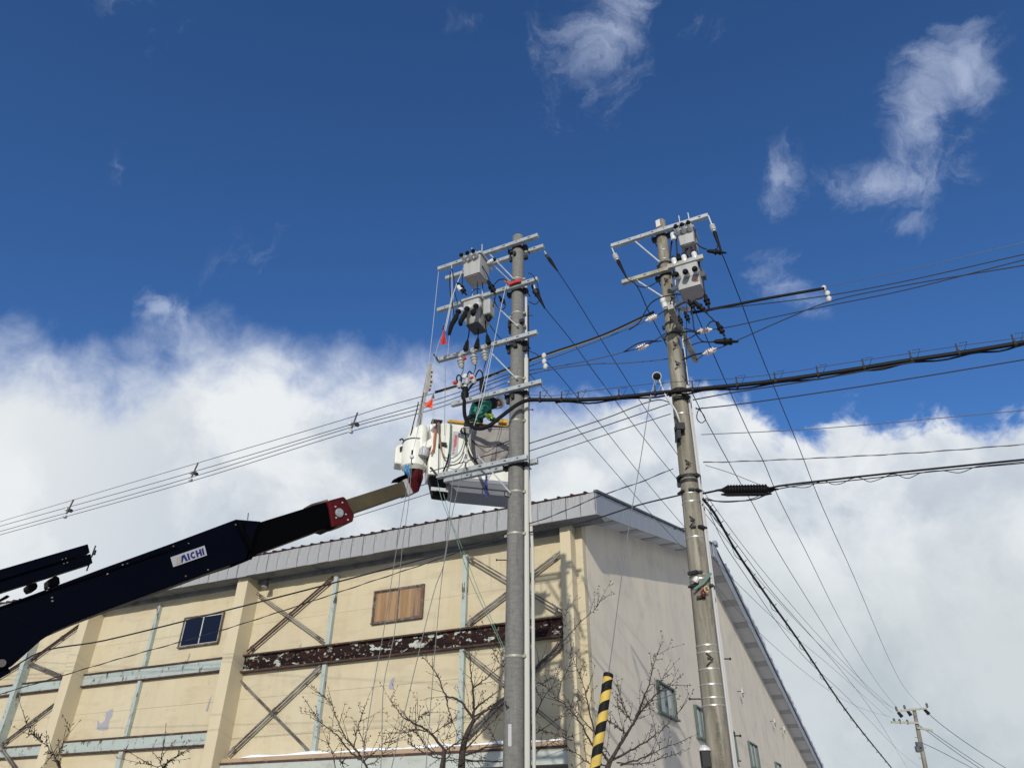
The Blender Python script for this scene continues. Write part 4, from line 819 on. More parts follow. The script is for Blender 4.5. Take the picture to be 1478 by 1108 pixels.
# lines from the poles to the distant pole
RF = 78.
GD = 'lines running off to the distant pole'
wire('wire dropping steeply from the right end of the old pole top arm', [(1040, 362), (1044, 371), (1070, 437), (1091.6, 495), (1126, 580), (1153, 645), (1181, 717), (1230, 826), (1283, 950), (1305, 991), (1330, 1020)], 10.9, RF, .0095, 'blue_black_cable', group=GD)
wire('wire dropping from the old pole switch tank to the distant pole', [(998, 440), (1004, 451), (1031, 514), (1055, 568), (1081, 625), (1102, 666), (1122, 714), (1164, 797), (1205, 880), (1244, 950), (1270, 990), (1294, 1020)], 10.9, RF, .0095, 'blue_black_cable', group=GD)
wire('wire from the left end of the old pole top arm, passing behind the pole', [(905, 402), (918, 411), (936, 449), (956, 487), (992, 553), (1016, 601), (1029, 625), (1048, 660), (1070, 699), (1086, 726), (1114, 780), (1172, 875), (1220, 950), (1262, 1003), (1290, 1022)], 10.9, RF, .0095, 'blue_black_cable', group=GD)
wire('wire from the back crossarm of the new pole, sloping down behind the old pole', [(788, 368), (793.5, 375), (824, 420), (860, 478), (908, 554), (924, 579), (973, 649), (1034, 735), (1080, 797), (1160, 893), (1230, 968), (1286, 1020)], 11.35, RF, .0085, 'blue_black_cable', group=GD)
wire('wire from the right end of the new pole second arm toward the distance', [(770, 416), (773, 425.6), (824, 490.6), (860, 540), (933, 637), (977, 691), (1031, 757), (1090, 830), (1165, 912), (1235, 980), (1288, 1028)], 11.1, RF, .0085, 'blue_black_cable', group=GD)
wire('wire leaving the grey round bottomed tank and passing behind the new pole', [(702, 462), (722, 488), (783, 509 + 8), (840, 581), (860, 604), (931, 693), (987, 759), (1045, 822), (1120, 895), (1200, 962), (1280, 1034)], 11.3, RF, .008, 'blue_black_cable', group=GD)
wire('wire starting behind the new pole, sloping low over the roof corner', [(748, 522), (761, 536), (800, 578), (840, 626), (904, 700), (945, 747), (991, 796), (1031, 842), (1090, 907), (1191, 992), (1240, 1020), (1286, 1034)], 11.4, RF, .007, 'cable_grey', group=GD)
wire('thin wire from the old pole running just left of the bushy spiral cable', [(1022, 735), (1043, 780), (1069, 820), (1149, 934), (1220, 1003), (1300, 1085), (1330, 1108)], 11.1, RF, .006, 'cable_grey', group=GD, ext1=10)
wire('thin wire from the old pole running just right of the bushy spiral cable', [(1010, 722), (1060.6, 782), (1110, 848), (1160, 905), (1215, 968), (1262, 1030), (1300, 1092), (1310, 1108)], 11.1, 60, .006, 'cable_grey', group=GD, ext1=10)
# spiral wrapped cable
PZ = wire_pts([(1014, 720), (1030, 740), (1060, 792), (1100, 851), (1150, 921), (1220, 1024), (1290, 1112)], 11.0, 36., 0, 20); R_ = root('spiral_cable', PZ[0], 0, 'black cable wrapped in a loose spiral wire, falling to the lower right', 'cable')
b = MB(); b.tube(PZ, .014, 6); b.tube([p + EZ * .024 + EX * .012 for p in PZ], .008, 5); build('sheath', b, 'black_rubber', R_, True)
b = MB(); Q = []; s = 0
for i in range(len(PZ) - 1):
    L = (PZ[i + 1] - PZ[i]).length; k = max(1, int(L / .1)); k = min(k, 120)
    for j in range(k):
        q = PZ[i].lerp(PZ[i + 1], j / k); a = (s + L * j / k) * 5.2; Q.append(q + EX * (.028 * cos(a)) - EZ * (.012 + .05 * abs(sin(a * .23)) ** 2 + .03 * sin(a)))
    s += L
b.tube(Q, .0055, 4)
for i in range(2, len(PZ) - 1, 2): b.tube([PZ[i] - EX * .01, PZ[i] + EX * .06 + EZ * .045], .006, 5)
build('spiral_wire', b, 'black_rubber', R_, True)

# ------------------------------------------------------------------ distant pole
t = at(1319, 1022, RF); g = V((t.x + 1.1, t.y - .2, 0)); gq = at(1336, 1108, RF); g = gq + (gq - t) * (gq.z / (t.z - gq.z)); g.z = 0
DP = root('utility_pole', g, 0, 'small distant utility pole at the lower right, far beyond the warehouse', 'utility pole')
b = MB(); b.tube([g, t], [.24, .15], 10); build('shaft', b, 'concrete_old', DP, True)
VX = V((1, 0, 0)); VY = V((0, 1, 0))
for (a, c_), in (((((1294, 1026), (1336, 1022))),), ((((1285, 1042), (1324, 1043))),), ((((1322, 1050), (1344, 1054))),)):
    b = MB(); p, q = pl(*a, t, VY), pl(*c_, t, VY); b.beam(p - VY * .2, q - VY * .2, .16, .16); build('crossarm', b, 'galvanised_worn', DP)
for px, py in ((1292, 1022), (1304, 1020), (1336, 1017), (1289, 1039), (1297, 1040), (1308, 1041)):
    q = pl(px, py, t, VY) - VY * .2; b = MB(); b.lathe(q - EZ * .25, EZ, [(0, .05), (.1, .09), (.3, .11), (.4, .06)], 8); build('insulator', b, 'tank_dark', DP, True)
for px, py, px2, py2 in ((1296, 1027, 1302, 1034), (1309, 1024, 1315, 1032), (1334, 1023, 1341, 1030)):
    b = MB(); b.tube([pl(px, py, t, VY), pl(px2, py2, t, VY)], [.12, .16], 6); build('strain_insulator', b, 'black_rubber', DP, True)
q = pl(1322, 1081, t, VY) - VY * .3; b = MB(); b.lathe(q - EZ * .25, EZ, [(0, .1), (.05, .2), (.45, .2), (.5, .1)], 10); b.tube([q, q + VX * .5], .042, 5); b.box(q + EZ * .35 + VX * .25, VX, VY, EZ, .5, .3, .4); build('lamp', b, 'tank_dark', DP, True)
b = MB()
for i in range(9):
    z = t.z - 1.5 - i * .8; cc = g.lerp(t, z / t.z); b.tube([cc - VX * .4 * (i % 2), cc + VX * .4 * ((i + 1) % 2)], .02, 4)
build('steps', b, 'dark_steel', DP, kind='stuff')
for i, pts in enumerate(([(1341, 1030), (1356, 1043), (1400, 1075), (1478, 1124)], [(1344, 1055), (1380, 1080), (1425, 1110)], [(1324, 1044), (1335, 1052), (1380, 1085), (1440, 1125)], [(1332, 1072), (1350, 1080), (1400, 1106)])):
    wire(['upper wire leaving the distant pole to the lower right', 'second wire leaving the distant pole to the lower right', 'third wire leaving the distant pole to the lower right', 'lowest faint wire leaving the distant pole to the lower right'][i], pts, RF, RF + 12, .03, 'cable_steel', group='wires beyond the distant pole', ext1=40)

# ------------------------------------------------------------------ guy wire with striped guard, and its arm
RG = at(948, 543, 10.95)
R_ = root('pole_bracket', RG, 0, 'curved bracket on the old pole with a black disc at its tip', 'bracket')
b = MB(); v = (RG - EYE).normalized(); b.lathe(RG, v, [(-.045, .06), (-.04, .068), (.04, .068), (.045, .06)], 18); build('disc', b, 'black_rubber', R_, True)
b = MB(); b.lathe(RG - v * .03, v, [(0, .069), (.001, .082), (.05, .082), (.051, .069)], 18); build('rim', b, 'porcelain', R_, True)
lead(R_, [RG + VX * .04 - EZ * .06, at(953, 552, 10.95), at(962, 573, 10.95), at(975, 592, 10.96), at(980, 605, 10.98), at(983, 615, 11.05)], .015, 'pvc_grey', 'arm')
b = MB(); q = at(981, 618, 11.0); b.box(q, VX, VY, EZ, .14, .2, .12); build('clamp', b, 'dark_steel', R_); b = MB(); b.box(q - EZ * .12 - VX * .04, VX, VY, EZ, .06, .16, .2); build('clamp_plate', b, 'dark_steel', R_)
gt, gb = at(878, 974, 10.1), at(858, 1112, 9.75); gn = gb + (gb - gt) * (gb.z / (gt.z - gb.z))
R2 = root('guy_wire', gn, 0, 'steel guy wire inside a yellow and black striped guard tube', 'guy wire')
b = MB(); jn = at(938, 575, 10.95); b.tube([RG - VX * .03 - EZ * .05, jn], .005, 5); b.tube([RG - EZ * .06, jn + VX * .012], .004, 5); b.tube(smooth_path([jn, at(925, 660, 10.8), at(912, 735, 10.65), at(899, 820, 10.45), gt, gn], 4), .0065, 6); build('strand', b, 'cable_steel', R2, True)
b = MB(); b.lathe(jn, EZ, [(-.04, .015), (0, .026), (.04, .015)], 8); build('grip', b, 'cable_steel', R2)
ax = (gn - gt).normalized(); LG_ = (gn - gt).length - .3; seg, rad = 28, .063; b = MB(); n = 110; sx = ax.orthogonal().normalized(); sy = ax.cross(sx); vs = []; fs = []; ms = []
PI_ = .27; cols = seg + 1; i_ = -PI_; tl = []
while i_ < LG_: tl.append(i_); i_ += PI_ / 2
for t0 in tl + [LG_]:
    for k in range(cols): a = 2 * pi * k / seg; vs.append(gt + ax * min(LG_, max(0, t0 + PI_ * k / seg)) + (sx * cos(a) + sy * sin(a)) * rad)
for i in range(len(tl)):
    for k in range(seg): fs.append((i * cols + k, i * cols + k + 1, (i + 1) * cols + k + 1, (i + 1) * cols + k)); ms.append(i % 2)
b.v = vs; b.f = [list(f) for f in fs]; b.m = ms
build('guard', b, ['hazard_yellow', 'hazard_black'], R2, True)
b = MB(); b.lathe(gt - ax * .015, ax, [(0, .045), (.004, .066), (.05, .066), (.06, .064)], 20); b.lathe(gt + ax * .14, ax, [(0, .064), (.002, .067), (.035, .067), (.037, .064)], 20); build('guard_cap', b, 'hazard_black', R2, True)

# ------------------------------------------------------------------ ropes and warning flags
def rope(label, pts, r0, r1, rad=.006, m='rope_white', cat='rope'):
    P = wire_pts(pts, r0, r1, sub=5) if len(pts) > 2 or True else None
    b = MB(); b.tube(P, rad, 5); o = build('rope', b, m, None, True, base=P[0]); tag(o, label, cat, 'ropes hanging at the new pole'); return o
def ropes(label, pts, rs, rad=.006, m='rope_white'):
    P = smooth_path([at(x, y, r) for (x, y), r in zip(pts, rs)], 5); b = MB(); b.tube(P, rad, 5); o = build('rope', b, m, None, True, base=P[0]); tag(o, label, 'rope', 'ropes hanging at the new pole')
ropes('white line from the topmost crossarm end down to the rotator hook', [(633, 392), (628, 440), (624, 480), (614, 560), (603, 620), (595, 655)], [11.75, 11.75, 11.75, 11.75, 11.75, 11.75], .0055)
ropes('white rope from the rotator hook to the ground, left one of the pair', [(594, 662), (590, 690), (586, 713), (571.6, 796), (553, 915), (540, 985), (525, 1083), (520, 1118)], [11.75, 11.7, 11.7, 11.6, 11.4, 11.3, 11.2, 11.2], .006, 'rope_grey')
ropes('white rope from the rotator hook to the ground, right one of the pair', [(594.6, 662), (592, 700), (589, 730), (580, 796), (569, 915), (554, 986), (551, 1071), (549, 1118)], [11.75, 11.72, 11.7, 11.65, 11.5, 11.4, 11.3, 11.3], .006, 'rope_grey')
ropes('grey rope slanting from the bucket pulley down across the boarded window', [(672, 668), (667, 683), (653, 740), (640, 816), (629, 845), (600, 960), (564, 1112)], [11.35, 11.35, 11.3, 11.3, 11.2, 11.1, 11.0], .0065, 'rope_grey')
ropes('grey rope hanging from the lowest crossarm past the boarded window', [(654, 688), (649, 735), (645, 780), (637, 840), (624, 986), (614, 1118)], [11.5, 11.4, 11.4, 11.3, 11.2, 11.2], .006, 'rope_grey')
ropes('pale green rope slanting from the bucket corner down behind the new pole', [(631, 692), (638, 722), (654, 763), (677, 831), (700, 882), (718, 919), (738, 966)], [11.9, 11.9, 11.8, 11.7, 11.6, 11.5, 11.4], .006, 'rope_green')
ropes('second pale green rope beside the first, knotted near the rusty beam', [(640, 712), (650, 748), (671, 800), (690, 850), (708, 890), (722, 922), (738, 955)], [11.9, 11.9, 11.8, 11.7, 11.6, 11.5, 11.4], .005, 'rope_green')
ropes('pale rope rising from the bucket pulley past the worker to the second arm', [(672, 664), (678, 630), (687, 605), (697, 575), (709, 515), (718, 470), (724, 440), (731, 410)], [11.3, 11.25, 11.1, 11.0, 11.0, 11.0, 11.0, 11.0], .0065, 'rope_white')
ropes('pale rope rising beside it to the fourth crossarm', [(676, 640), (684, 615), (690, 590), (695, 565), (699, 548), (705, 522), (710, 500)], [11.3, 11.2, 11.05, 11.0, 11.0, 11.0, 11.0], .005, 'rope_white')
ropes('thin line hanging straight from the left end of the fourth crossarm', [(642.5, 528), (642.5, 560), (642, 590), (641.5, 628)], [11.75] * 4, .005, 'rope_grey')
ropes('white sling looped from the topmost crossarm down to the upper red flag', [(652, 380), (652, 425), (648, 447), (643, 470), (641, 476)], [11.35] * 5, .008)
ropes('white sling from the small switch box down to the upper red flag', [(673, 378), (667, 392), (654, 425), (648, 455), (643, 478)], [11.25, 11.25, 11.3, 11.35, 11.35], .010)
ropes('thin white line from the upper red flag to the lower orange flag', [(640, 480), (634, 493), (626, 526), (625, 575), (625, 640)], [11.4, 11.5, 11.6, 11.6, 11.7], .005)
ropes('thin line hanging beside the upper red flag to the fourth crossarm', [(655, 425), (652, 455), (649, 480), (646, 516)], [11.4] * 4, .004)
def flag(label, pts, r, m, group='red warning flags'):
    P = [at(x, y, r) for x, y in pts]; v = (P[0] - EYE).normalized(); c_ = sum(P, V((0, 0, 0))) / len(P); R_ = root('warning_flag', P[0], 0, label, 'warning flag', group)
    b = MB(); n = 6; g = []
    for i in range(n + 1):
        for j in range(n + 1):
            t_ = i / n; s_ = j / n; q = P[0].lerp(P[1].lerp(P[2], s_), t_); g.append(q + v * (.035 * sin(s_ * 7 + t_ * 3) * t_))
    b.add(g, [(i * (n + 1) + j, i * (n + 1) + j + 1, (i + 1) * (n + 1) + j + 1, (i + 1) * (n + 1) + j) for i in range(n) for j in range(n)])
    b.add([p + v * .006 for p in g], [(i * (n + 1) + j, (i + 1) * (n + 1) + j, (i + 1) * (n + 1) + j + 1, i * (n + 1) + j + 1) for i in range(n) for j in range(n)])
    build('cloth', b, m, R_, True); b = MB(); b.lathe(P[0] - EZ * .02, EZ, [(0, .03), (.06, .02), (.09, .008)], 6); build('knot', b, 'dark_steel', R_)
flag('upper red triangular flag hanging left of the switch tank', [(640.5, 474), (635, 497), (645, 496.5)], 11.38, 'flag_red')
flag('lower orange triangular flag beside the grey jib pole', [(625, 573), (611.5, 585), (624, 590)], 11.68, 'flag_orange')
def cloth_bit(name, label, pts, off, m):
    b = MB(); P = [pl(x, y, lc(9) + EY * off, EY) for x, y in pts]; v = -EY
    b.prism(P, v * .05); o = build(name, b, m, None, base=P[0], bevel=.01); tag(o, label, 'cloth', 'coloured ties on the new pole')
cloth_bit('cloth_tie', 'red cloth tie on the second arm in front of the new pole', [(735, 411), (741, 407.5), (747, 405.5), (752, 404), (753, 408), (744, 410), (736, 413.5)], FN - .05, 'flag_red')
cloth_bit('cloth_tie', 'orange cloth tie on the second arm left of the new pole', [(728, 404), (735, 407), (737, 411), (730, 409)], FN - .05, 'hose_orange')
cloth_bit('cloth_tie', 'red tag tied to the left insulator under the fourth crossarm', [(669, 517), (673, 515), (674, 519), (670, 520)], FN - .13, 'flag_red')
cloth_bit('cloth_tie', 'red cloth on the yellow line cover left of the cable end', [(654, 553), (660, 550), (662, 553), (656, 556)], FN - .05, 'flag_red')
cloth_bit('cloth_tie', 'red cap on the middle core of the cable end', [(678, 546), (683, 543), (684, 546), (679, 548)], FN - .1, 'flag_orange')
for px, py, a, lb in ((627, 512, (632, 520), 'dark hook on the left end of the fourth crossarm'), (622, 675, (632, 687), 'dark hook on the left end of the lowest crossarm')):
    q, q2 = at(px, py, 11.7), at(*a, 11.7); b = MB(); b.tube([q - VX * .02, q, q2], .02, 6); tag(build('hook', b, 'dark_steel', None, base=q2), lb, 'hook', 'hooks on crossarm ends')
for px, py, r, lb in ((594.5, 659, 11.75, 'small white rope pulley in front of the bucket rotator'), (672.5, 665, 11.33, 'small white rope pulley in front of the bucket canvas')):
    q = at(px, py, r); R_ = root('pulley', q, 0, lb, 'pulley', 'rope pulleys'); b = MB(); b.lathe(q - VY * .03, VY, [(0, .028), (.01, .038), (.05, .038), (.06, .028)], 12); build('sheave', b, 'pvc_grey', R_, True); b = MB(); b.tube([q + EZ * .13, q + EZ * .02], .02, 6); b.tube([q - EZ * .05, q - EZ * .13, q - EZ * .15 + VX * .03], .012, 6); build('pulley_hook', b, 'dark_steel', R_)

# ------------------------------------------------------------------ aerial work truck: boom, jib, rotator, bucket
TIP, BASE = atz(597, 692, 13.4), atz(0, 920, 8.2)
ND = (TIP - BASE).cross(EZ).normalized()
if ND.dot(EYE - BASE) < 0: ND = -ND
TB = BASE + (BASE - TIP).normalized() * 1.6; TB.z = 0; TB = V((TB.x, TB.y, 0))
AW = root('aerial_work_truck', TB, 0, 'navy bucket truck boom raised from the left, carrying a white bucket', 'bucket truck')
def bp(px, py, off): return pl(px, py, BASE + ND * off, ND)
def section(name, poly, w, m, bevel=.012, label=None, off=0.):
    b = MB(); b.prism([bp(x, y, w / 2 + off) for x, y in poly], -ND * w); return build(name, b, m, AW, bevel=bevel, label=label)
OUT = section('main_boom', [(-40, 890), (0, 875), (150, 819), (250, 783), (341, 749), (377, 752), (369, 764), (366, 778), (355, 808), (320, 819), (154, 880), (120, 893), (78.5, 911), (60, 923), (17, 961), (0, 967), (-40, 975)], .46, 'navy_paint')
section('second_boom', [(352, 758), (376, 753), (470, 724), (483, 757), (371, 799), (352, 806)], .33, 'black_paint')
section('inner_boom', [(490, 723.5), (585.5, 693), (592, 712), (500, 744)], .20, 'olive_fibreglass', .02)
H1 = section('boom_collar', [(474, 722), (496, 716), (499, 718), (512, 742), (510, 752), (496, 757), (480, 760)], .42, 'oxblood_paint', .02, 'dark red boom collar')
section('collar_shoe', [(466, 762), (484, 753), (494, 757), (476, 765)], .3, 'black_paint')
section('wear_pad', [(449, 727), (473, 720), (474, 723), (450, 730)], .25, 'brace_steel', .004)
b = MB(); q = bp(489.5, 740, .21); b.lathe(q, ND, [(0, .075), (.02, .075), (.025, .06), (.03, .06)], 16); build('pin', b, 'galvanised', H1, True)
b = MB()
for px, py in ((494, 725), (484, 731), (499, 742), (502, 750), (485, 747)): b.lathe(bp(px, py, .21), ND, [(0, .015), (.012, .013)], 8)
build('bolts', b, 'pvc_grey', H1)
section('boom_end_cap', [(583, 692), (588, 690), (597, 711), (590, 714)], .24, 'plate_white', .006)
section('boom_head', [(588, 691), (598, 686), (603, 675), (611, 677), (611.5, 690), (605, 709), (597, 712)], .26, 'oxblood_paint', .02, 'dark red boom head bracket')
section('head_fitting', [(572, 693), (575, 688), (586, 684), (592, 686), (586, 692)], .18, 'black_paint')
b = MB(); b.tube(smooth_path([bp(591, 688, .16), bp(588, 683, .2), bp(585, 678, .2), bp(586, 672, .1)], 4), .025, 6); b.tube(smooth_path([bp(593, 688, .18), bp(590, 681, .24), bp(589, 676, .2), bp(590, 671, .1)], 4), .02, 6); build('hose', b, 'hose_blue', AW, True)
# details of the main boom
b = MB()
for px, py in ((68, 852), (75, 862), (75.5, 867), (177, 815), (184, 813.5), (272, 784), (300, 822), (155, 828), (268, 831), (250, 788), (340, 757), (70, 848), (6, 957)): b.lathe(bp(px, py, .23), ND, [(0, .012), (.010, .010)], 8)
b.lathe(bp(2, 957, .23), ND, [(0, .045), (.03, .04)], 14); build('bolts', b, 'brace_steel', OUT)
b = MB(); b.beam(bp(-30, 886, .24), bp(255, 790, .24), .02, .012); build('edge_rail', b, 'black_paint', OUT)
b = MB(); b.tube(smooth_path([bp(347, 752, .25), bp(349, 765, .26), bp(356, 778, .26), bp(361, 790, .27), bp(364, 797, .25), bp(360, 806, .2)], 5), .035, 7); b.box(bp(366, 797, .24), (TIP - BASE), ND, EZ, .1, .06, .14); b.box(bp(348, 809, .15), (TIP - BASE), ND, EZ, .28, .12, .08); build('hose_guide', b, 'black_paint', AW, True)
b = MB(); b.tube([bp(357.5, 750, 0), bp(358.5, 740, 0)], .007, 5); build('antenna', b, 'dark_steel', AW)
# spare jib arm stowed above the boom
JB = section('stowed_jib', [(-40, 834), (0, 821.5), (127, 784.5), (130, 797), (0, 837), (-40, 849)], .14, 'navy_paint', .008, None, .02)
section('stowed_jib_rail', [(-40, 849), (0, 837), (131, 798.5), (134, 812), (0, 855), (-40, 868)], .14, 'navy_paint', .008, None, -.005)
b = MB()
for px, py in ((90, 807), (95, 805.5), (92, 813), (97, 811.5)): b.lathe(bp(px, py, .09), ND, [(0, .008), (.008, .007)], 6)
build('bolts', b, 'brace_steel', JB)
for poly in ([(40, 843), (53, 840), (55, 845), (53, 850), (44, 853), (40, 848)], [(70, 836), (81, 830), (86, 833), (87, 842), (78, 846), (70, 846)]): section('jib_bracket', poly, .2, 'black_paint', .01)
section('rope_guide', [(0, 864), (10, 858), (15, 860), (5, 865), (-4, 870)], .12, 'black_paint', .006)
b = MB(); b.tube([bp(125, 823.5, 0), bp(129, 813, 0)], .009, 5); build('jib_pin', b, 'dark_steel', AW); b = MB(); b.tube([bp(132, 804, 0), bp(138, 787, 0)], .009, 5); b.box(bp(136, 797, 0), VX, VY, EZ, .03, .03, .06); build('jib_lever', b, 'dark_steel', AW)
# maker's plate
u = (bp(294, 797, .24) - bp(254, 809.5, .24)).normalized(); c0, c1, c2, c3 = bp(246, 804, .236), bp(295, 787, .236), bp(298.5, 801, .236), bp(250, 818, .236)
b = MB(); b.prism([c0, c1, c2, c3], ND * .006); PLT = build('maker_plate', b, 'plate_white', OUT)
def pq(s, t_): return (c0.lerp(c1, s)).lerp(c3.lerp(c2, s), t_) + ND * .0075
def glyph(parts, m, name):
    b = MB()
    for poly in parts: b.prism([pq(*p) for p in poly], ND * .003)
    build(name, b, m, OUT)
def para(s, w, lean=.06, t0=.22, t1=.84): return [(s + lean, t0), (s + w + lean, t0), (s + w, t1), (s, t1)]
glyph([para(.10, .035, .045)], 'logo_grey', 'logo_stripe'); glyph([para(.145, .05, .045)], 'logo_pink', 'logo_stripe'); glyph([para(.205, .035, .045)], 'logo_green', 'logo_stripe')
A0, A1 = .20, .86
glyph([[(.300, A0), (.365, A0), (.275, A1), (.245, A1)], [(.345, A0), (.385, A0), (.43, A1), (.37, A1), (.335, .38)]], 'logo_blue', 'letter_a')
glyph([[(.45, A0), (.50, A0), (.50, A1), (.45, A1)]], 'logo_blue', 'letter_i')
cs = []; ci = []
for k in range(15):
    a = radians(48 + (312 - 48) * k / 14); cs.append((.612 + .078 * cos(a), .53 - .33 * sin(a))); ci.append((.612 + .036 * cos(a), .53 - .17 * sin(a)))
glyph([[cs[k], cs[k + 1], ci[k + 1], ci[k]] for k in range(14)], 'logo_blue', 'letter_c')
glyph([[(.70, A0), (.75, A0), (.75, A1), (.70, A1)], [(.81, A0), (.86, A0), (.86, A1), (.81, A1)], [(.75, .46), (.81, .46), (.81, .60), (.75, .60)]], 'logo_blue', 'letter_h')
glyph([[(.885, A0), (.935, A0), (.935, A1), (.885, A1)]], 'logo_blue', 'letter_i')
# bucket
BA = radians(76.5); BX = V((sin(BA), cos(BA), 0)); BY = V((sin(BA - pi / 2), cos(BA - pi / 2), 0))
BO = at(640, 650, 12.35)                               # a point of the front face
def bq(px, py, off=0): return pl(px, py, BO + BY * off, BY)
zr, zf = bq(660, 612).z, bq(660, 688).z
xl, xr = (bq(645, 650) - BO).dot(BX), (bq(745, 650) - BO).dot(BX)
def BB(b, x0, x1, y0, y1, z0, z1, mi=0):
    c_ = BO + BX * (x0 + x1) / 2 + BY * (y0 + y1) / 2; c_.z = (z0 + z1) / 2; return b.box(c_, BX, BY, EZ, abs(x1 - x0), abs(y1 - y0), abs(z1 - z0), mi)
DB = .86; wt_ = .04
b = MB(); BB(b, xl, xr, 0, wt_, zf, zr); BB(b, xl, xr, DB - wt_, DB, zf, zr); BB(b, xl, xl + wt_, wt_, DB - wt_, zf, zr); BB(b, xr - wt_, xr, wt_, DB - wt_, zf, zr); BK = build('bucket', b, 'bucket_white', AW, bevel=.012)
b = MB(); BB(b, xl - .01, xr + .01, -.012, DB + .01, zf - .07, zf - .002); build('bucket_floor', b, 'bucket_under', BK)
b = MB()
for y in (.2, .45, .7): BB(b, xl + .02, xr - .02, y - .02, y + .02, zf - .10, zf - .072)
build('floor_rib', b, 'tank_dark', BK)
b = MB(); BB(b, xl - .02, xr + .02, -.05, .05, zr + .003, zr + .07); BB(b, xl - .02, xr + .02, DB - .05, DB + .04, zr + .003, zr + .09); BB(b, xr - .05, xr + .03, .05, DB - .05, zr + .003, zr + .09); build('bucket_guard', b, 'yellow_guard', BK, bevel=.025)
b = MB(); BB(b, xl + .30, xr - .12, -.058, -.02, zr - .03, zr + .04); build('guard_flap', b, 'harness_black', BK)
q = bq(728, 613, -.02); b = MB(); b.loft([[q + BX * .16 * cos(a_ * pi / 6) * s + EZ * (.02 + .15 * max(0, sin(a_ * pi / 6)) * s) + BY * o for a_ in range(12)] for s, o in ((.6, -.06), (.72, -.03), (.72, .12), (.6, .15))]); build('control_cover', b, 'yellow_guard', BK, True)
# lift column and panel on the left of the bucket
b = MB(); f = [bq(620, 611, -.06), bq(645.5, 609.5, -.06), bq(643, 640, -.06), bq(641, 686, -.06), bq(618, 684, -.06), bq(618, 665, -.06), bq(624, 640, -.06)]
b.prism(f, BY * .5); LC = build('lift_column', b, 'bucket_white', AW, bevel=.03)
b = MB(); BB(b, xl - .33, xl - .12, -.07, .45, zr + .0, zr + .018); build('column_cap', b, 'tank_dark', LC, bevel=.005)
b = MB(); b.tube([bq(634, 612, -.075), bq(632.5, 682, -.075)], .008, 5); build('panel_seam', b, 'tank_dark', LC)
f = [bq(643.5, 611, -.012), bq(668, 615, -.012), bq(671, 640, -.012), bq(679, 684, -.012), bq(639, 686, -.012), bq(641, 650, -.012)]
b = MB(); b.prism(f, -BY * .03); TP = build('side_panel', b, 'bucket_white', AW, bevel=.01)
b = MB(); f = [bq(654, 622, -.046), bq(663, 623, -.046), bq(660, 658, -.046), bq(651, 657, -.046)]; b.prism(f, -BY * .003); build('sign_panel', b, 'plate_white', TP)
for k, (cx, cy) in enumerate(((658.4, 628.8), (658, 632.4), (657.2, 635.6), (657.3, 638.8), (656.6, 642), (655.8, 645.2), (655.2, 649), (654.4, 653.4))):
    b = MB()
    if k < 5:
        for j in range(3): b.prism([bq(cx - 2, cy - 1.2 + j * 1.15, -.052), bq(cx + 2, cy - 1.2 + j * 1.15, -.052), bq(cx + 2, cy - .6 + j * 1.15, -.052), bq(cx - 2, cy - .6 + j * 1.15, -.052)], -BY * .002)
        for j in (-1.5, 0, 1.5): b.prism([bq(cx + j - .35, cy - 1.5, -.0545), bq(cx + j + .35, cy - 1.5, -.0545), bq(cx + j + .35, cy + 1.5, -.0545), bq(cx + j - .35, cy + 1.5, -.0545)], -BY * .002)
    else:
        b.prism([bq(cx - 1.6, cy - .9, -.052), bq(cx + 1.6, cy - .9, -.052), bq(cx + 1.6, cy - .2, -.052), bq(cx - 1.6, cy - .2, -.052)], -BY * .002); b.prism([bq(cx + .2, cy - .5, -.0545), bq(cx + .9, cy - .4, -.0545), bq(cx - .7, cy + 1.4, -.0545), bq(cx - 1.4, cy + 1.2, -.0545)], -BY * .002)
    build('red_letter', b, 'letter_red', TP)
random.seed(11)
# canvas apron on the right of the front
b = MB(); G = []; nx, ny = 16, 12
for j in range(ny + 1):
    for i in range(nx + 1):
        s, t_ = i / nx, j / ny; xa = 671 + 12 * t_ + 9 * t_ * t_; xb = 742 - 20 * t_ ** 1.5; px = xa + (xb - xa) * s; py = 616.5 + 59 * t_ + 3 * s * (1 - t_)
        G.append(bq(px, py, -.06 - .09 * sin(pi * t_) * (.5 + .5 * sin(s * 9 + t_ * 3)) - .05 * sin(s * 17 + t_ * 7) * t_))
fs = [(j * (nx + 1) + i, j * (nx + 1) + i + 1, (j + 1) * (nx + 1) + i + 1, (j + 1) * (nx + 1) + i) for j in range(ny) for i in range(nx)]
b.add(G, fs); b.add([p + BY * .012 for p in G], [f[::-1] for f in fs]); CV = build('canvas_apron', b, 'canvas_grey', BK, True)
b = MB(); b.tube([bq(668, 616.5, -.07), bq(742, 619, -.07)], .014, 6); build('hem_rod', b, 'plate_white', BK)
b = MB(); b.tube(smooth_path([bq(670, 618, -.08), bq(672, 633, -.1), bq(678, 655, -.1), bq(689, 668, -.09), bq(694, 672, -.1)], 5), .018, 6); b.tube(smooth_path([bq(679, 634, -.12), bq(690, 642, -.15), bq(705, 645, -.18), bq(722, 641, -.18), bq(735, 636, -.14)], 5), .010, 6); b.tube(smooth_path([bq(667, 618, -.09), bq(665, 623, -.12), bq(670, 625, -.1), bq(671, 618, -.09)], 4), .016, 6); build('apron_cord', b, 'harness_black', BK, True)
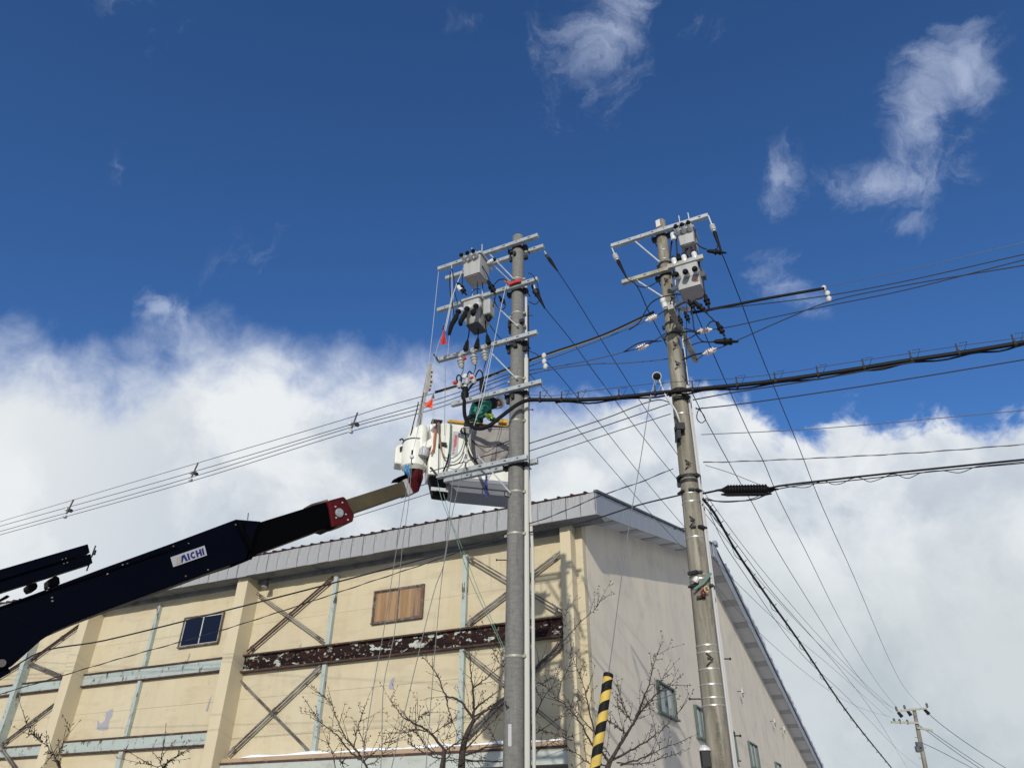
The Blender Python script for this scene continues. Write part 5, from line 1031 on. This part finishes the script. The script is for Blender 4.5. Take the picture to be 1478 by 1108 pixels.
# bucket base skirt and corner bumper
b = MB(); Q_ = lambda x, y, z: V(((BO + BX * x + BY * y).x, (BO + BX * x + BY * y).y, z)); b.loft([[Q_(xl + .24, .12, zf - .24), Q_(xr - .02, .12, zf - .24), Q_(xr - .02, DB - .1, zf - .20), Q_(xl + .24, DB - .1, zf - .20)], [Q_(xl + .02, -.006, zf - .074), Q_(xr, -.006, zf - .074), Q_(xr, DB - .02, zf - .074), Q_(xl + .02, DB - .02, zf - .074)]]); build('base_skirt', b, 'bucket_under', BK)
b = MB(); b.tube([Q_(xl + .14, .05, zf - .16), Q_(xr - .01, .05, zf - .16)], .008, 5); build('skirt_seam', b, 'tank_dark', BK)
f = [bq(619, 686, -.07), bq(641, 688, -.07), bq(647, 716, -.07), bq(625, 713, -.07)]; b = MB(); b.prism(f, BY * .25); build('corner_bumper', b, 'black_paint', AW, bevel=.02)
b = MB(); b.beam(bq(622, 705, -.08), bq(647, 707.5, -.08), .02, .07); build('bumper_stripe', b, 'pvc_grey', AW)
b = MB(); f = [bq(700.5, 684, -.02), bq(703, 684, -.02), bq(702.8, 719, -.02), bq(700.3, 718.6, -.02)]; b.prism(f, -BY * .012); build('blue_strap', b, 'strap_blue', BK)
# hoses on the lift column
def hose(pts, r, m, off=-.12):
    b = MB(); b.tube(smooth_path([bq(x, y, off) for x, y in pts], 5), r, 6); build('hose', b, m, AW, True)
hose([(625.5, 650), (627, 632), (630, 612), (632, 609), (634, 612), (634, 626), (636, 640), (638, 652), (642, 660)], .017, 'hose_orange'); hose([(630, 610), (628, 628), (626, 645), (622, 655)], .015, 'hose_orange')
hose([(633.5, 611), (634.5, 630), (637, 650), (641, 659), (648, 661), (655, 660), (664, 652), (669, 638), (670.5, 628)], .010, 'rope_green', -.14); hose([(650.5, 608), (650, 630), (648, 652), (645, 668), (639, 682)], .015, 'rope_green', -.13); hose([(648, 655), (645, 668), (640, 680)], .018, 'black_rubber', -.14); hose([(643, 668), (655, 671), (664, 666), (670, 652)], .008, 'cable_grey', -.14)
b = MB(); b.box(bq(640, 641, -.08), BX, BY, EZ, .12, .06, .06); b.box(bq(634.5, 643, -.08), BX, BY, EZ, .05, .05, .08); build('latch', b, 'harness_black', LC)
# rotator, arm and jib pole
RT_ = bq(596, 665, .25); zz = lambda py: bq(596, py, .25).z
b = MB(); c_ = V((RT_.x, RT_.y, 0)); ww = abs((bq(618, 660, .25) - bq(578, 660, .25)).dot(BX)) / 2
b.lathe(c_ + BX * .03, EZ, [(zz(682), ww * .62), (zz(676), ww * .95), (zz(660), ww * 1.02), (zz(645), ww * .98), (zz(640), ww * .9), (zz(630), ww * .68), (zz(620), ww * .55)], 28); RO = build('rotator', b, 'bucket_white', AW, True)
b = MB(); cy = bq(608, 640, .1); rr = abs((bq(616, 640, .1) - bq(600, 640, .1)).dot(BX)) / 2; cy0 = V((cy.x, cy.y, 0)); b.lathe(cy0, EZ, [(bq(608, 652, .1).z, rr), (bq(608, 622, .1).z, rr), (bq(608, 617, .1).z, rr * .92), (bq(608, 614.5, .1).z, rr * .6), (bq(608, 614, .1).z, .01)], 20); build('rotator_turret', b, 'bucket_white', AW, True)
b = MB(); b.lathe(c_ + BX * .03, EZ, [(zz(688), ww * .6), (zz(678), ww * .7)], 20); build('rotator_base', b, 'black_paint', AW, True)
b = MB(); b.lathe(c_ + BX * .03, EZ, [(zz(640.5), ww * .99), (zz(639.7), ww * .995)], 28); build('rotator_seam', b, 'tank_dark', RO, True)
b = MB(); f = [bq(571, 645, .2), bq(575, 641, .2), bq(583, 640, .2), bq(581, 670, .2), bq(569.5, 668, .2), bq(570, 656, .2)]; b.prism(f, BY * .3); build('rotator_box', b, 'bucket_white', AW, bevel=.03)
b = MB(); f = [bq(577, 645, .19), bq(582, 643, .19), bq(582, 647, .19), bq(579, 652, .19), bq(577, 652, .19)]; b.prism(f, BY * .02); build('box_vent', b, 'harness_black', AW)
b = MB(); b.tube([bq(577, 635, .2), bq(580, 633, .2), bq(587, 639, .2)], .02, 6); build('box_hook', b, 'dark_steel', AW)
b = MB(); f = [bq(608, 642, -.02), bq(625, 629, -.02), bq(627, 641, -.02), bq(613, 650, -.02)]; b.prism(f, BY * .22); build('motor_arm', b, 'bucket_white', AW, bevel=.025)
b = MB(); q = bq(611, 650, -.02); b.lathe(q - EZ * .14, V((.2, -.3, 1)), [(0, .05), (.03, .10), (.14, .10), (.2, .06)], 14); build('motor', b, 'pvc_grey', AW, True)
jp0, jp1 = bq(603, 622, .15), bq(618.5, 529, .15); jx = BX
b = MB(); J = [(600.5, 616, 607.5), (606, 585, 612.5), (610.5, 565, 617), (611, 561, 620), (615, 543, 622), (617, 531, 622.5), (619.5, 525, 623)]
b.loft([[bq(x0, y, .10), bq(x1, y, .10), bq(x1, y, .22), bq(x0, y, .22)] for x0, y, x1 in J]); JP = build('jib_pole', b, 'jib_pole', AW, bevel=.008)
b = MB()
for px, py in ((622, 542), (622.5, 550), (621, 556), (620, 561), (623, 536), (619.5, 526)): b.box(bq(px, py, .15), BX, BY, EZ, .05, .10, .05)
b.box(bq(615, 566, .09), BX, BY, EZ, .08, .02, .05); build('jib_fitting', b, 'jib_pole', JP)
b = MB(); b.tube([bq(605, 618, .08), bq(611.5, 566, .08)], .008, 5); b.tube([bq(603.5, 618, .08), bq(610, 572, .08)], .006, 5); build('jib_groove', b, 'tank_dark', JP)
b = MB(); b.tube(smooth_path([bq(590, 640, .1), bq(594, 622, .1), bq(602, 590, .1), bq(604, 580, .1)], 4), .012, 5); build('jib_line', b, 'dark_steel', AW)
# truck under the boom's foot (outside the frame)
ST = V((-.90, .435, 0)).normalized(); SN_ = V((.435, .90, 0)).normalized()
def tq(x, y, z): return TB + ST * x + SN_ * y + EZ * z
b = MB(); b.lathe(tq(0, 0, 0), EZ, [(.95, .62), (1.15, .62), (1.2, .45), (2.4, .40), (2.45, .3)], 18); build('turntable', b, 'navy_paint', AW, True)
q = bp(-10, 940, 0); b = MB(); b.beam(tq(0, 0, 2.2), q, .42, .6); build('boom_foot', b, 'navy_paint', AW)
b = MB(); b.box(tq(1.2, 0, .95), ST, SN_, EZ, 6.4, 1.9, .22); build('deck', b, 'galvanised', AW)
b = MB(); b.box(tq(1.2, 0, .72), ST, SN_, EZ, 6.6, .8, .2); build('chassis', b, 'dark_steel', AW)
b = MB(); b.prism([tq(4.5, -.95, .6), tq(6.0, -.95, .6), tq(6.0, -.95, 1.35), tq(5.75, -.95, 2.15), tq(4.5, -.95, 2.15)], SN_ * 1.9); build('cab', b, 'truck_white', AW, bevel=.05)
b = MB(); b.prism([tq(6.015, -.85, 1.4), tq(5.79, -.85, 2.05), tq(5.80, .85, 2.05), tq(6.025, .85, 1.4)], ST * .01); build('windscreen', b, 'navy_glass', AW)
for x in (5.2, -.9):
    for y in (-.85, .85):
        b = MB(); b.lathe(tq(x, y - .11, .42), SN_, [(0, .36), (.02, .42), (.2, .42), (.22, .36)], 20); wv = build('wheel', b, 'tyre', AW, True)
        b = MB(); b.lathe(tq(x, y - .125, .42), SN_, [(0, .2), (.25, .2)], 14); build('rim', b, 'galvanised', wv)

# ------------------------------------------------------------------ the worker
def skinned(name, joints, edges, radii, parent, mats, assign=None, sub=2):
    me = bpy.data.meshes.new(name); me.from_pydata([tuple(FR[parent.name] @ V(p)) for p in joints], edges, []); o = bpy.data.objects.new(name, me); COL.objects.link(o)
    bpy.context.view_layer.objects.active = o
    sk = o.modifiers.new('skin', 'SKIN'); sk.use_smooth_shade = True
    for i, r in enumerate(radii): me.skin_vertices[0].data[i].radius = (r, r) if not isinstance(r, tuple) else r
    me.skin_vertices[0].data[0].use_root = True
    sb = o.modifiers.new('sub', 'SUBSURF'); sb.levels = sub; sb.render_levels = sub
    dg = bpy.context.evaluated_depsgraph_get(); nm = bpy.data.meshes.new_from_object(o.evaluated_get(dg)); o.modifiers.clear(); o.data = nm; bpy.data.meshes.remove(me)
    nm.name = name
    nm.materials.clear()
    for m in mats: nm.materials.append(MATS[m])
    if assign:
        jl = [FR[parent.name] @ V(p) for p in joints]
        for pg in nm.polygons:
            c_ = pg.center; best = None
            for (i, j), mi in zip(edges, assign):
                a, d = jl[i], jl[j] - jl[i]; t_ = max(0, min(1, (c_ - a).dot(d) / d.length_squared)); dist = (c_ - a - d * t_).length
                if best is None or dist < best[0]: best = (dist, mi)
            pg.material_index = best[1]
    nm.polygons.foreach_set('use_smooth', [True] * len(nm.polygons))
    o.parent = parent; FR[o.name] = FR[parent.name]; return o
fl = zf + .01
PY = .45
def wp(px, py, dy=0): return bq(px, py, PY + dy)
foot = V(wp(684, 640)); hip = wp(685, 622); 
WK = root('person', V((hip.x, hip.y, fl)), 0, 'worker in green jacket and white helmet bending forward in the bucket', 'person')
J = dict(pel=hip, waist=wp(685, 606), belly=wp(687.5, 592), chest=wp(694, 581.5), shc=wp(703, 580), neck=wp(711, 582), head=wp(719, 581), crown=wp(727, 579),
  shR=wp(702, 585, -.17), elR=wp(691, 602, -.26), wrR=wp(701, 598.5, -.34), shL=wp(703, 584, .17), elL=wp(706, 603, .24), wrL=wp(717, 607, .16),
  hpR=wp(684, 625, -.09), knR=wp(686, 652, -.12), anR=V((hip.x, hip.y, fl + .09)) - BY * .12, toR=V((hip.x, hip.y, fl + .05)) - BY * .14 + BX * .16, hpL=wp(684, 625, .09), knL=wp(686, 652, .12), anL=V((hip.x, hip.y, fl + .09)) + BY * .12, toL=V((hip.x, hip.y, fl + .05)) + BY * .14 + BX * .16)
K = list(J); ix = {k: i for i, k in enumerate(K)}
E_ = [('pel', 'waist', 1), ('waist', 'belly', 0), ('belly', 'chest', 0), ('chest', 'shc', 0), ('shc', 'neck', 2), ('neck', 'head', 2), ('head', 'crown', 3), ('shc', 'shR', 0), ('shR', 'elR', 0), ('elR', 'wrR', 0), ('shc', 'shL', 0), ('shL', 'elL', 0), ('elL', 'wrL', 0), ('pel', 'hpR', 1), ('hpR', 'knR', 1), ('knR', 'anR', 1), ('anR', 'toR', 2), ('pel', 'hpL', 1), ('hpL', 'knL', 1), ('knL', 'anL', 1), ('anL', 'toL', 2)]
rad = dict(pel=.16, waist=.155, belly=.165, chest=.175, shc=.14, neck=.075, head=.095, crown=.085, shR=.10, elR=.078, wrR=.05, shL=.10, elL=.075, wrL=.05, hpR=.11, knR=.085, anR=.06, toR=.05, hpL=.11, knL=.085, anL=.06, toL=.05)
skinned('body', [J[k] for k in K], [(ix[a], ix[c_]) for a, c_, m in E_], [rad[k] for k in K], WK, ['jacket_green', 'trousers_navy', 'harness_black', 'skin'], [m for a, c_, m in E_])
ha = (J['crown'] - J['neck']).normalized(); fc = (-BY * .8 - EZ * .7); fc = (fc - ha * fc.dot(ha)).normalized(); hs = ha.cross(fc)
hc = J['head'] + ha * .02
b = MB(); prof = [(-.02, .120), (-.015, .135), (.0, .136), (.03, .128), (.07, .108), (.10, .075), (.118, .035), (.122, .004)]
b.lathe(hc + ha * .03, ha, prof, 22); b.loft([[hc + ha * (.02 + .01 * k) + fc * (.12 + .07 * (1 - abs(t_) ** 2)) * (1) + hs * t_ * .10 for t_ in (-1, -.6, -.2, .2, .6, 1)] + [hc + ha * (.02 + .01 * k) + fc * .08 + hs * t_ * .10 for t_ in (1, .6, .2, -.2, -.6, -1)] for k in (0, 1.2)]); HM = build('helmet', b, 'helmet_white', WK, True)
b = MB(); b.tube(smooth_path([hc + hs * .115 + ha * .01, hc + hs * .10 - ha * .10 + fc * .05, hc - ha * .14 + fc * .07, hc - hs * .10 - ha * .10 + fc * .05, hc - hs * .115 + ha * .01], 5), .009, 6); build('chin_strap', b, 'harness_black', HM)
b = MB(); fp = hc - ha * .04 + fc * .075; R3 = []
for k in range(5):
    s = (.2, .8, 1, .85, .3)[k]; R3.append([fp - ha * .075 + ha * (.15 * k / 4) + fc * (.028 * sin(pi * k / 4) + .02 * cos(a) * s) + hs * .066 * s * sin(a) for a in [2 * pi * i / 12 for i in range(12)]])
b.loft(R3); b.lathe(fp + fc * .035 + ha * .02, fc * .6 - ha, [(0, .008), (.03, .015), (.045, .012)], 8); build('face', b, 'skin', WK, True)
b = MB(); b.box(fp + fc * .045 + ha * .045 + hs * .03, hs, fc, ha, .028, .01, .012); b.box(fp + fc * .045 + ha * .045 - hs * .03, hs, fc, ha, .028, .01, .012); b.box(fp + fc * .05 - ha * .03, hs, fc, ha, .05, .008, .010); build('eyes_and_mouth', b, 'harness_black', WK)
b = MB(); b.lathe(J['neck'] - ha * .06, ha, [(0, .11), (.03, .125), (.10, .12), (.14, .10)], 14); build('collar', b, 'harness_black', WK, True)
b = MB()
for t_ in (.25, .75):
    c_ = J['chest'].lerp(J['shc'], t_); d = (J['shc'] - J['chest']).normalized(); b.lathe(c_ - d * .02, d, [(0, .192), (.045, .192)], 18)
c_ = J['waist']; d = (J['belly'] - J['pel']).normalized(); b.lathe(c_ - d * .04, d, [(0, .178), (.075, .178)], 18); build('harness', b, 'harness_black', WK, True)
def glove(wr, d, palm, thumb):
    d = d.normalized(); s = d.cross(palm).normalized(); pts = [wr - d * .05, wr, wr + d * .05, wr + d * .09]; ed = [(0, 1), (1, 2), (2, 3)]; ra = [.042, .04, (.05, .03), (.046, .026)]
    for k, L in enumerate((.075, .09, .085, .065)):
        o_ = (k - 1.5) * .024; i0 = len(pts); pts += [wr + d * .10 + s * o_, wr + d * (.10 + L * .5) + s * o_ * 1.25 + palm * .018, wr + d * (.10 + L * .8) + s * o_ * 1.3 + palm * .055]; ra += [.013, .0115, .0095]; ed += [(3, i0), (i0, i0 + 1), (i0 + 1, i0 + 2)]
    i0 = len(pts); pts += [wr + d * .035 + s * thumb * .05, wr + d * .075 + s * thumb * .075 + palm * .03, wr + d * .10 + s * thumb * .07 + palm * .06]; ra += [.016, .014, .011]; ed += [(1, i0), (i0, i0 + 1), (i0 + 1, i0 + 2)]
    return skinned('glove', pts, ed, ra, WK, ['glove_lime'], None, 1)
glove(J['wrR'], BX + EZ * -.05, -EZ * .5 - BY * .3, 1); glove(J['wrL'], BX - EZ * .3, -EZ * .5 + BY * .2, -1)

# ------------------------------------------------------------------ bare trees
def tree(name, label, base_px, r, trunk, limbs, tw=1., seed=1, dens=1., group='bare trees by the warehouse'):
    rnd = random.Random(seed); tp = [at(x, y, r) for x, y in trunk]; foot = V((tp[0].x, tp[0].y, 0)); R_ = root(name, foot, 0, label, 'tree', group)
    rt = tw; P = smooth_path([foot, foot.lerp(tp[0], .5)] + tp, 5); n = len(P); b = MB(); b.tube(P, [rt * (1.25 - .75 * i / (n - 1)) for i in range(n)], 9); build('trunk', b, 'bark', R_, True)
    twg = MB()
    def twig(p, d, L, rad, depth):
        k = max(3, int(L / .10)); q = p.copy(); pts = [q.copy()]; dd_ = d.normalized()
        for i in range(k):
            dd_ = (dd_ + V((rnd.gauss(0, .07), rnd.gauss(0, .07), rnd.gauss(.03, .06)))).normalized(); q = q + dd_ * L / k; pts.append(q.copy())
            if depth > 0 and rnd.random() < .26 and i > 0:
                ax_ = dd_.orthogonal().normalized(); ax_.rotate(Matrix.Rotation(rnd.uniform(0, 2 * pi), 3, dd_)); twig(q, dd_ * .75 + ax_ * .75 + EZ * .15, L * rnd.uniform(.3, .55), rad * .6, depth - 1)
            elif rnd.random() < .75:
                ax_ = dd_.orthogonal().normalized(); ax_.rotate(Matrix.Rotation(rnd.uniform(0, 2 * pi), 3, dd_)); e_ = q + (dd_ * .5 + ax_).normalized() * rnd.uniform(.02, .05); twg.tube([q, e_], [.004, .006], 3)
        twg.tube(pts, [rad * (1 - .6 * i / k) for i in range(k + 1)], 4); twg.tube([pts[-1], pts[-1] + dd_ * .035], [.0065, .003], 4)
    for pts, r0, dr in limbs:
        n = len(pts); Q = [at(x, y, r + dr * (i / (n - 1)) + rnd.uniform(-.04, .04)) for i, (x, y) in enumerate(pts)]; Q = smooth_path(Q, 6); m = len(Q); L = sum((Q[i + 1] - Q[i]).length for i in range(m - 1))
        for i in range(1, m - 1): Q[i] = Q[i] + V((rnd.gauss(0, .006), rnd.gauss(0, .006), rnd.gauss(0, .006)))
        b = MB(); b.tube(Q, [max(.0045, r0 * .80 * (1 - .85 * i / (m - 1)) ** 1.2) for i in range(m)], 7); build('branch', b, 'bark', R_, True)
        for i in range(2, m):
            if rnd.random() < .42 * dens:
                d = (Q[i] - Q[i - 1]).normalized(); ax_ = d.orthogonal().normalized(); ax_.rotate(Matrix.Rotation(rnd.uniform(0, 2 * pi), 3, d)); twig(Q[i], d * .8 + ax_ * .8 + EZ * .2, rnd.uniform(.15, .6) * (1 - .4 * i / m), .0062, 1)
            if rnd.random() < .8:
                d = (Q[i] - Q[i - 1]).normalized(); ax_ = d.orthogonal().normalized(); ax_.rotate(Matrix.Rotation(rnd.uniform(0, 2 * pi), 3, d)); twg.tube([Q[i], Q[i] + (d * .5 + ax_).normalized() * rnd.uniform(.03, .07)], [.006, .007], 3)
        twig(Q[-1], Q[-1] - Q[-3], .3, .0045, 1)
    build('twigs', twg, 'twig', R_, kind='stuff')
tree('bare_tree', 'tallest bare tree, its trunk just left of the new pole', None, 14.2, [(666, 1108), (668, 1080), (674, 1058), (683, 1040)], [
    ([(683, 1040), (684, 1020), (681, 985), (678, 950), (676, 925)], .035, .1), ([(682, 1035), (662, 1010), (643, 1002), (632, 975), (617, 955), (608, 944)], .03, .4), ([(643, 1003), (650, 1030), (662, 1065)], .02, .1),
    ([(683, 1042), (700, 1025), (722, 1010), (755, 982), (790, 950), (815, 922), (843, 893), (858, 880), (870, 860)], .027, -.5), ([(684, 1024), (700, 1010), (720, 996), (735, 985)], .025, .5), ([(683, 992), (700, 980), (717, 966), (735, 955)], .018, .3),
    ([(684, 1034), (705, 1024), (725, 1017), (760, 1000), (800, 975)], .022, .6), ([(668, 1085), (690, 1062), (712, 1040), (728, 1024)], .02, -.3), ([(760, 978), (775, 960), (800, 935), (812, 905), (818, 880)], .018, .3), ([(720, 1075), (705, 1050), (700, 1040)], .012, .3),
    ([(762, 1080), (770, 1040), (783, 1010), (800, 985), (806, 965)], .018, .4), ([(668, 1090), (700, 1080), (750, 1068), (800, 1040), (835, 1010)], .024, .5), ([(668, 1095), (720, 1098), (770, 1085), (800, 1070), (830, 1060)], .02, .2), ([(720, 955), (712, 940), (700, 920), (690, 905)], .012, .3), ([(735, 975), (725, 950), (718, 930)], .012, .2)], .07, 3)
tree('bare_tree', 'low spreading bare tree in front of the ledge left of the pole trunk', None, 13.4, [(638, 1112), (640, 1095), (641, 1080)], [
    ([(641, 1082), (622, 1058), (598, 1043), (580, 1033), (570, 1020), (563, 1009)], .03, .4), ([(618, 1056), (600, 1052), (588, 1057), (578, 1054)], .015, .3), ([(640, 1090), (618, 1080), (606, 1062), (600, 1050)], .016, .2), ([(641, 1085), (655, 1074), (668, 1066), (690, 1056)], .016, .2), ([(622, 1060), (640, 1048), (652, 1042)], .012, -.2), ([(640, 1095), (622, 1090), (600, 1078), (590, 1070)], .014, .3), ([(641, 1098), (650, 1086), (640, 1070), (650, 1060)], .012, .3), ([(641, 1098), (660, 1095), (690, 1098), (700, 1090)], .014, .3), ([(600, 1044), (608, 1032), (618, 1026)], .010, .1)], .06, 5)
tree('bare_tree', 'bare tree spreading behind the striped guy guard by the gable wall', None, 12.8, [(876, 1112), (880, 1100), (884, 1092)], [
    ([(884, 1092), (900, 1066), (914, 1044), (924, 1020), (935, 992), (942, 965), (948, 945)], .036, .1), ([(914, 1044), (926, 1024), (940, 1008), (955, 996), (970, 988)], .018, .3), ([(884, 1096), (915, 1080), (940, 1064), (962, 1046), (984, 1022)], .024, .3), ([(895, 1104), (930, 1092), (955, 1080), (982, 1070)], .02, .2), ([(930, 1022), (948, 1000), (958, 975)], .014, .1),
    ([(880, 1100), (868, 1085), (855, 1075), (838, 1042), (820, 1022), (806, 1008), (785, 988)], .03, .3), ([(858, 1058), (847, 1010), (843, 990), (832, 962), (825, 935)], .018, .2), ([(856, 1055), (835, 1030), (822, 1014)], .014, .3), ([(880, 1090), (872, 1078), (866, 1082)], .012, -.1), ([(905, 1060), (895, 1050), (882, 1042), (875, 1036)], .012, .1), ([(878, 1104), (850, 1100), (830, 1085), (815, 1078)], .016, .3), ([(805, 1005), (812, 980), (822, 960), (824, 945)], .014, .3), ([(912, 1044), (900, 1020), (893, 998)], .010, .3), ([(890, 1100), (925, 1102), (960, 1092), (975, 1088)], .014, .3), ([(916, 1040), (905, 1034), (895, 1022)], .010, .2), ([(826, 1068), (800, 1058), (775, 1052), (765, 1045)], .014, .4)], .052, 8)
tree('bare_sapling', 'thin bare sapling below the facade post left of the dangling ropes', None, 13.2, [(532, 1118), (530, 1108), (526, 1100)], [
    ([(526, 1100), (508, 1086), (482, 1056), (463, 1042), (453, 1028)], .022, .3), ([(526, 1098), (512, 1080), (498, 1062), (486, 1036), (475, 1010), (465, 1003)], .02, .2), ([(511, 1078), (516, 1052), (522, 1034), (528, 1017)], .014, .1), ([(484, 1108), (480, 1088), (473, 1072)], .010, .2), ([(527, 1096), (540, 1086), (552, 1074), (562, 1062)], .014, .1), ([(528, 1104), (545, 1096), (560, 1078), (566, 1065)], .012, .2), ([(527, 1098), (526, 1080), (523, 1066)], .010, .2), ([(496, 1108), (494, 1100), (490, 1096)], .010, .1)], .028, 13)
tree('bare_sapling', 'bare sapling at the lower left below the boom foot', None, 12.5, [(88, 1120), (86, 1108)], [
    ([(86, 1108), (72, 1082), (56, 1066), (44, 1052), (36, 1036)], .009, .2), ([(86, 1108), (80, 1092), (76, 1085)], .014, .2), ([(88, 1110), (84, 1090), (90, 1078)], .010, .1), ([(62, 1070), (52, 1060), (40, 1058)], .010, .1)], .016, 21, .45)
tree('bare_sapling', 'small bare sapling tip below the dark blue window', None, 12.8, [(236, 1122), (235, 1112)], [([(235, 1112), (232, 1098), (236, 1088)], .012, .1), ([(235, 1112), (246, 1096), (262, 1086)], .012, .1), ([(235, 1112), (222, 1104), (200, 1100)], .010, .1), ([(235, 1112), (240, 1100), (250, 1096)], .010, .1)], .016, 34, .3)
